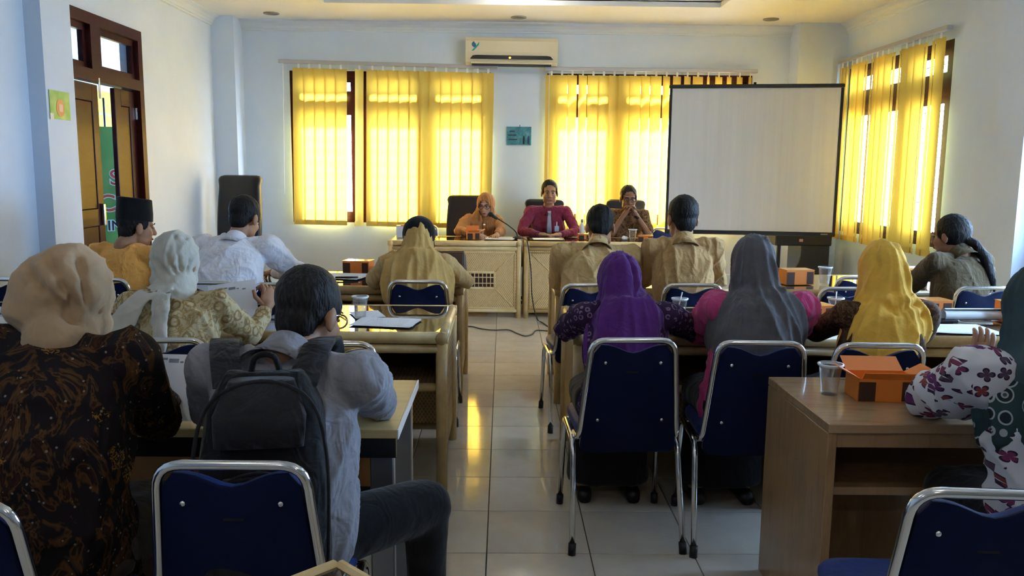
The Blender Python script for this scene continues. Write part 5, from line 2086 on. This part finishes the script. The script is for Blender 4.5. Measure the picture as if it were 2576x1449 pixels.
# ---------------------------------------------------------------- right side, first row
r_, H, L, M = person('stooping man in light khaki uniform beside the aisle', (.53, 4.885), (.575, 4.99, .985), .205, (.60, 5.10, 1.142),
                     hpitch=-30, elL=(.345, 5.08, .80), elR=(.90, 5.14, .81), skin=SKIN, top=KHAKI, bottom=BRTR, seed=101, hs=1.08, hair=HAIR, collar=KHAKI, bulk=1.1, amp=.012, long=True)
r_, H, L, M = person('man in brown khaki uniform sitting upright before the projection screen', (1.075, 4.91), (1.085, 4.95, 1.03), .19, (1.09, 5.01, 1.205),
                     hyaw=6, hpitch=-8, elL=(.89, 5.08, .82), elR=(1.335, 5.08, .82), skin=SKIN, top=KHAKI2, bottom=BRTR, seed=111, hs=1.12, hair=HAIR, collar=KHAKI2, amp=.012, bulk=1.02)
r_, H, L, M = person('person with a long ponytail in dark khaki near the right wall', (2.74, 4.90), (2.765, 4.95, .965), .175, (2.735, 5.02, 1.115),
                     yaw=14, hyaw=34, hpitch=-8, elL=(2.58, 5.12, .80), elR=(3.03, 5.10, .80), skin=SKIN2, top=KHAKI3, bottom=BRTR, seed=121, hs=1.05, hair=HAIR, collar=KHAKI3, hairmode='tail',
                     tails=[((.0, -.09, -.03), (.01, -.135, -.055), .030, .026), ((.01, -.135, -.055), (.03, -.175, -.14), .024, .032), ((.03, -.175, -.14), (.045, -.20, -.27), .032, .022), ((.045, -.20, -.27), (.05, -.205, -.33), .020, .008)])

# ---------------------------------------------------------------- right side, second and third rows
cr12 = [([(.03, -.08, .10), (.06, -.11, .0), (.05, -.13, -.14), (.06, -.16, -.26)], 0.0190, .014), ([(-.03, -.08, .11), (-.03, -.12, .0), (-.02, -.14, -.14)], 0.0114, .012),
        ([(.085, -.04, -.02), (.075, -.09, -.08), (.08, -.11, -.13)], 0.0304, .016)]
r_, H, L, M = person('woman in purple hijab and purple curl patterned blouse', (.49, 3.30), (.515, 3.37, .89), .17, (.495, 3.46, 1.02),
                     hpitch=-24, elL=(.285, 3.60, .795), elR=(.86, 3.60, .79), wrL=(.42, 3.82, .785), wrR=(.68, 3.84, .785), skin=SKIN, top=BAT_PURPLE, bottom=DARKTR, skirt=True, seed=131,
                     hijab=H_PURPLE, cape=(.165, .155, .26, .165), inner=cr12, hem=-.15, topname='blouse')
cr13 = [([(-.04, -.07, .10), (-.06, -.10, .0), (-.10, -.10, -.12)], -0.0114, .012), ([(.03, -.07, .11), (.05, -.10, .0), (.09, -.12, -.12)], -0.0152, .010), ([(.06, -.05, .08), (.085, -.07, -.03), (.11, -.09, -.12)], 0.0152, .012)]
r_, H, L, M = person('woman in dark grey hijab and magenta blouse', (1.00, 3.285), (1.055, 3.35, .93), .165, (1.045, 3.42, 1.105),
                     hpitch=-12, elL=(.885, 3.60, .785), elR=(1.31, 3.60, .785), wrL=(1.0, 3.82, .785), wrR=(1.22, 3.84, .785), skin=SKIN, top=MAGENTA, bottom=DARKTR, skirt=True, seed=141,
                     hijab=H_GREY, cape=(.195, .175, .24, .195), capelow=(.185, .17, .175, .10, .012), inner=cr13, hem=-.20, bulk=1.02, sleeve_r=1.12, topname='blouse', amp=.014)
cr14 = [([(-.05, -.06, .10), (-.06, -.10, .0), (-.085, -.11, -.11)], 0.0171, .012), ([(.03, -.07, .11), (.065, -.09, .0), (.085, -.11, -.13)], -0.0152, .010), ([(-.10, -.08, -.14), (.0, -.17, -.19), (.10, -.13, -.14)], 0.0171, .014), ([(-.12, -.08, -.20), (.0, -.17, -.25), (.13, -.12, -.19)], 0.0171, .014)]
r_, H, L, M = person('woman in mustard yellow hijab and dark batik blouse', (1.50, 3.28), (1.59, 3.36, .905), .16, (1.588, 3.43, 1.08),
                     hpitch=-16, hroll=4, elL=(1.40, 3.60, .785), elR=(1.86, 3.58, .785), wrL=(1.52, 3.80, .785), wrR=(1.76, 3.82, .785), skin=SKIN, top=BAT_BROWN2, bottom=DARKTR, skirt=True, seed=151,
                     hijab=H_MUST, cape=(.165, .155, .24, .175), capelow=(.150, .145, .15, .10, .012), inner=cr14, hem=-.15, topname='blouse')
r_, H, L, M = person('woman in butterfly print blouse and rosette hijab at the right edge', (1.50, 2.10), (1.475, 2.16, .945), .175, (1.485, 2.24, 1.115),
                     hpitch=-14, elL=(1.31, 2.45, .800), elR=(1.72, 2.42, .80), wrL=(1.525, 2.60, .855), wrR=(1.60, 2.60, .785), hdL=(.35, .1, .9), hnL=(.2, .95, 0), curl=20,
                     skin=SKIN, top=BUTTER, bottom=DARKTR, skirt=True, seed=161, hijab=H_ROSE, cape=(.20, .16, .22, .19), hem=-.2, topname='blouse', bulk=1.08, sleeve_r=1.35, amp=.012)

# ---------------------------------------------------------------- things worn and held
BPK = fabric('black_backpack_cloth', (.010, .010, .012), .15, .7)
BPK2 = fabric('charcoal_backpack_cloth', (.020, .020, .024), .15, .7)
bp = empty('backpack', (-.555, 1.855, .445), 8, 'black backpack with a small grey oval badge on the seated man', 'backpack')
bp.rotation_euler.x = R(-7)
m = MB()
m.loft([((0, 0, .0), (1, 0, 0), (0, 1, 0), .135, .075), ((0, 0, .04), (1, 0, 0), (0, 1, 0), .150, .090), ((0, 0, .30), (1, 0, 0), (0, 1, 0), .152, .088), ((0, .01, .48), (1, 0, 0), (0, 1, 0), .135, .070), ((0, .03, .56), (1, 0, 0), (0, 1, 0), .09, .04)], 30, 3.2)
obj('main_compartment', blob(m, .008, 4, wrinkle(201, .004)), BPK, bp, True)
m = MB()
m.loft([((0, -.085, .03), (1, 0, 0), (0, 1, 0), .115, .03), ((0, -.092, .08), (1, 0, 0), (0, 1, 0), .125, .045), ((0, -.09, .26), (1, 0, 0), (0, 1, 0), .118, .04), ((0, -.08, .33), (1, 0, 0), (0, 1, 0), .085, .02)], 28, 3.2)
fp = obj('front_pocket', blob(m, .008, 4, wrinkle(202, .003)), BPK, bp, True)
obj('oval_badge', MB().ell((-.02, -.136, .27), (.016, .004, .009)), STEEL, fp, True)
zp = spline([(-.118, -.10, .05), (-.120, -.115, .20), (-.09, -.115, .31), (0, -.11, .345), (.09, -.115, .31), (.120, -.115, .20), (.118, -.10, .05)], 6)
obj('zip', MB().tube(zp, .004, 6), STEEL if False else BPK2, fp, True)
zp = spline([(-.148, -.06, .10), (-.150, -.07, .36), (-.11, -.06, .50), (0, -.045, .545), (.11, -.06, .50), (.150, -.07, .36), (.148, -.06, .10)], 6)
obj('zip', MB().tube(zp, .005, 6), BPK2, bp, True)
obj('top_flap', MB().loft([((0, -.09, .40), (1, 0, 0), (0, 1, .2), .10, .012), ((0, -.078, .47), (1, 0, 0), (0, 1, .3), .105, .016), ((0, -.035, .545), (1, 0, 0), (0, 1, .5), .075, .016)], 24, 3), BPK2, bp, True)
obj('carry_loop', MB().tube(spline([(-.035, .03, .55), (-.02, .02, .595), (.02, .02, .595), (.035, .03, .55)], 5), .008, 8), BPK, bp, True)
for sx in (-1, 1):
    st = spline([(sx*.085, .02, .52), (sx*.110, .11, .590), (sx*.125, .21, .615), (sx*.135, .32, .585), (sx*.14, .385, .45), (sx*.15, .36, .30), (sx*.15, .12, .10)], 6)
    mb = MB()
    vs, fs = [], []
    for i, p in enumerate(st):
        for dx, dz in ((-.036, 0), (.036, 0), (.036, .012), (-.036, .012)):
            vs.append(p+Vector((dx, 0, dz)))
    for i in range(len(st)-1):
        for k in range(4):
            k2 = (k+1) % 4
            fs.append((i*4+k, i*4+k2, (i+1)*4+k2, (i+1)*4+k))
    fs += [(0, 1, 2, 3), tuple(len(st)*4-4+k for k in (3, 2, 1, 0))]
    obj('shoulder_strap', mb.add(vs, fs), BPK2, bp, True)

sheet('letterhead sheet held upright by the light brown hijab woman', -.985, 2.40, .835, 0, .0, 1, (.19, .20), (R(62), 0, R(-4)), True)
sheet('letterhead sheet held up by the cream hijab woman', -1.225, 3.74, .862, 0, .0, 1, (.21, .22), (R(62), R(-8), R(10)), True)
ct = empty('drink_carton', (-1.075, 3.755, .885), -20, 'small orange drink carton in the raised hand of the cream hijab woman', 'carton')
obj('carton_body', MB().box(-.022, .022, -.016, .016, -.03, .055, .002), ORANGE, ct)
obj('carton_side', MB().box(-.0225, -.0215, -.014, .014, -.025, .05), WHITEP, ct)
obj('straw', MB().tube([(.012, 0, .03), (.055, 0, .035)], .002, 6), WHITEP, ct)

pbag = empty('plastic_bag', (-1.93, 3.36, .488), 0, 'crumpled white plastic bag on the chair at the left edge', 'bag')
m = MB()
m.ell((0, 0, .16), (.14, .11, .16))
m.ell((.03, 0, .30), (.07, .05, .08))
obj('bag_body', blob(m, .010, 3, wrinkle(301, .012, (20, 50), (1, 1, 1))), pmat('white_film', (.66, .70, .76), .35), pbag, True)
obj('bag_handle', MB().tube(spline([(0, 0, .34), (-.02, 0, .40), (.04, 0, .42), (.06, 0, .34)], 5), .006, 6), MATS['white_film'], pbag, True)
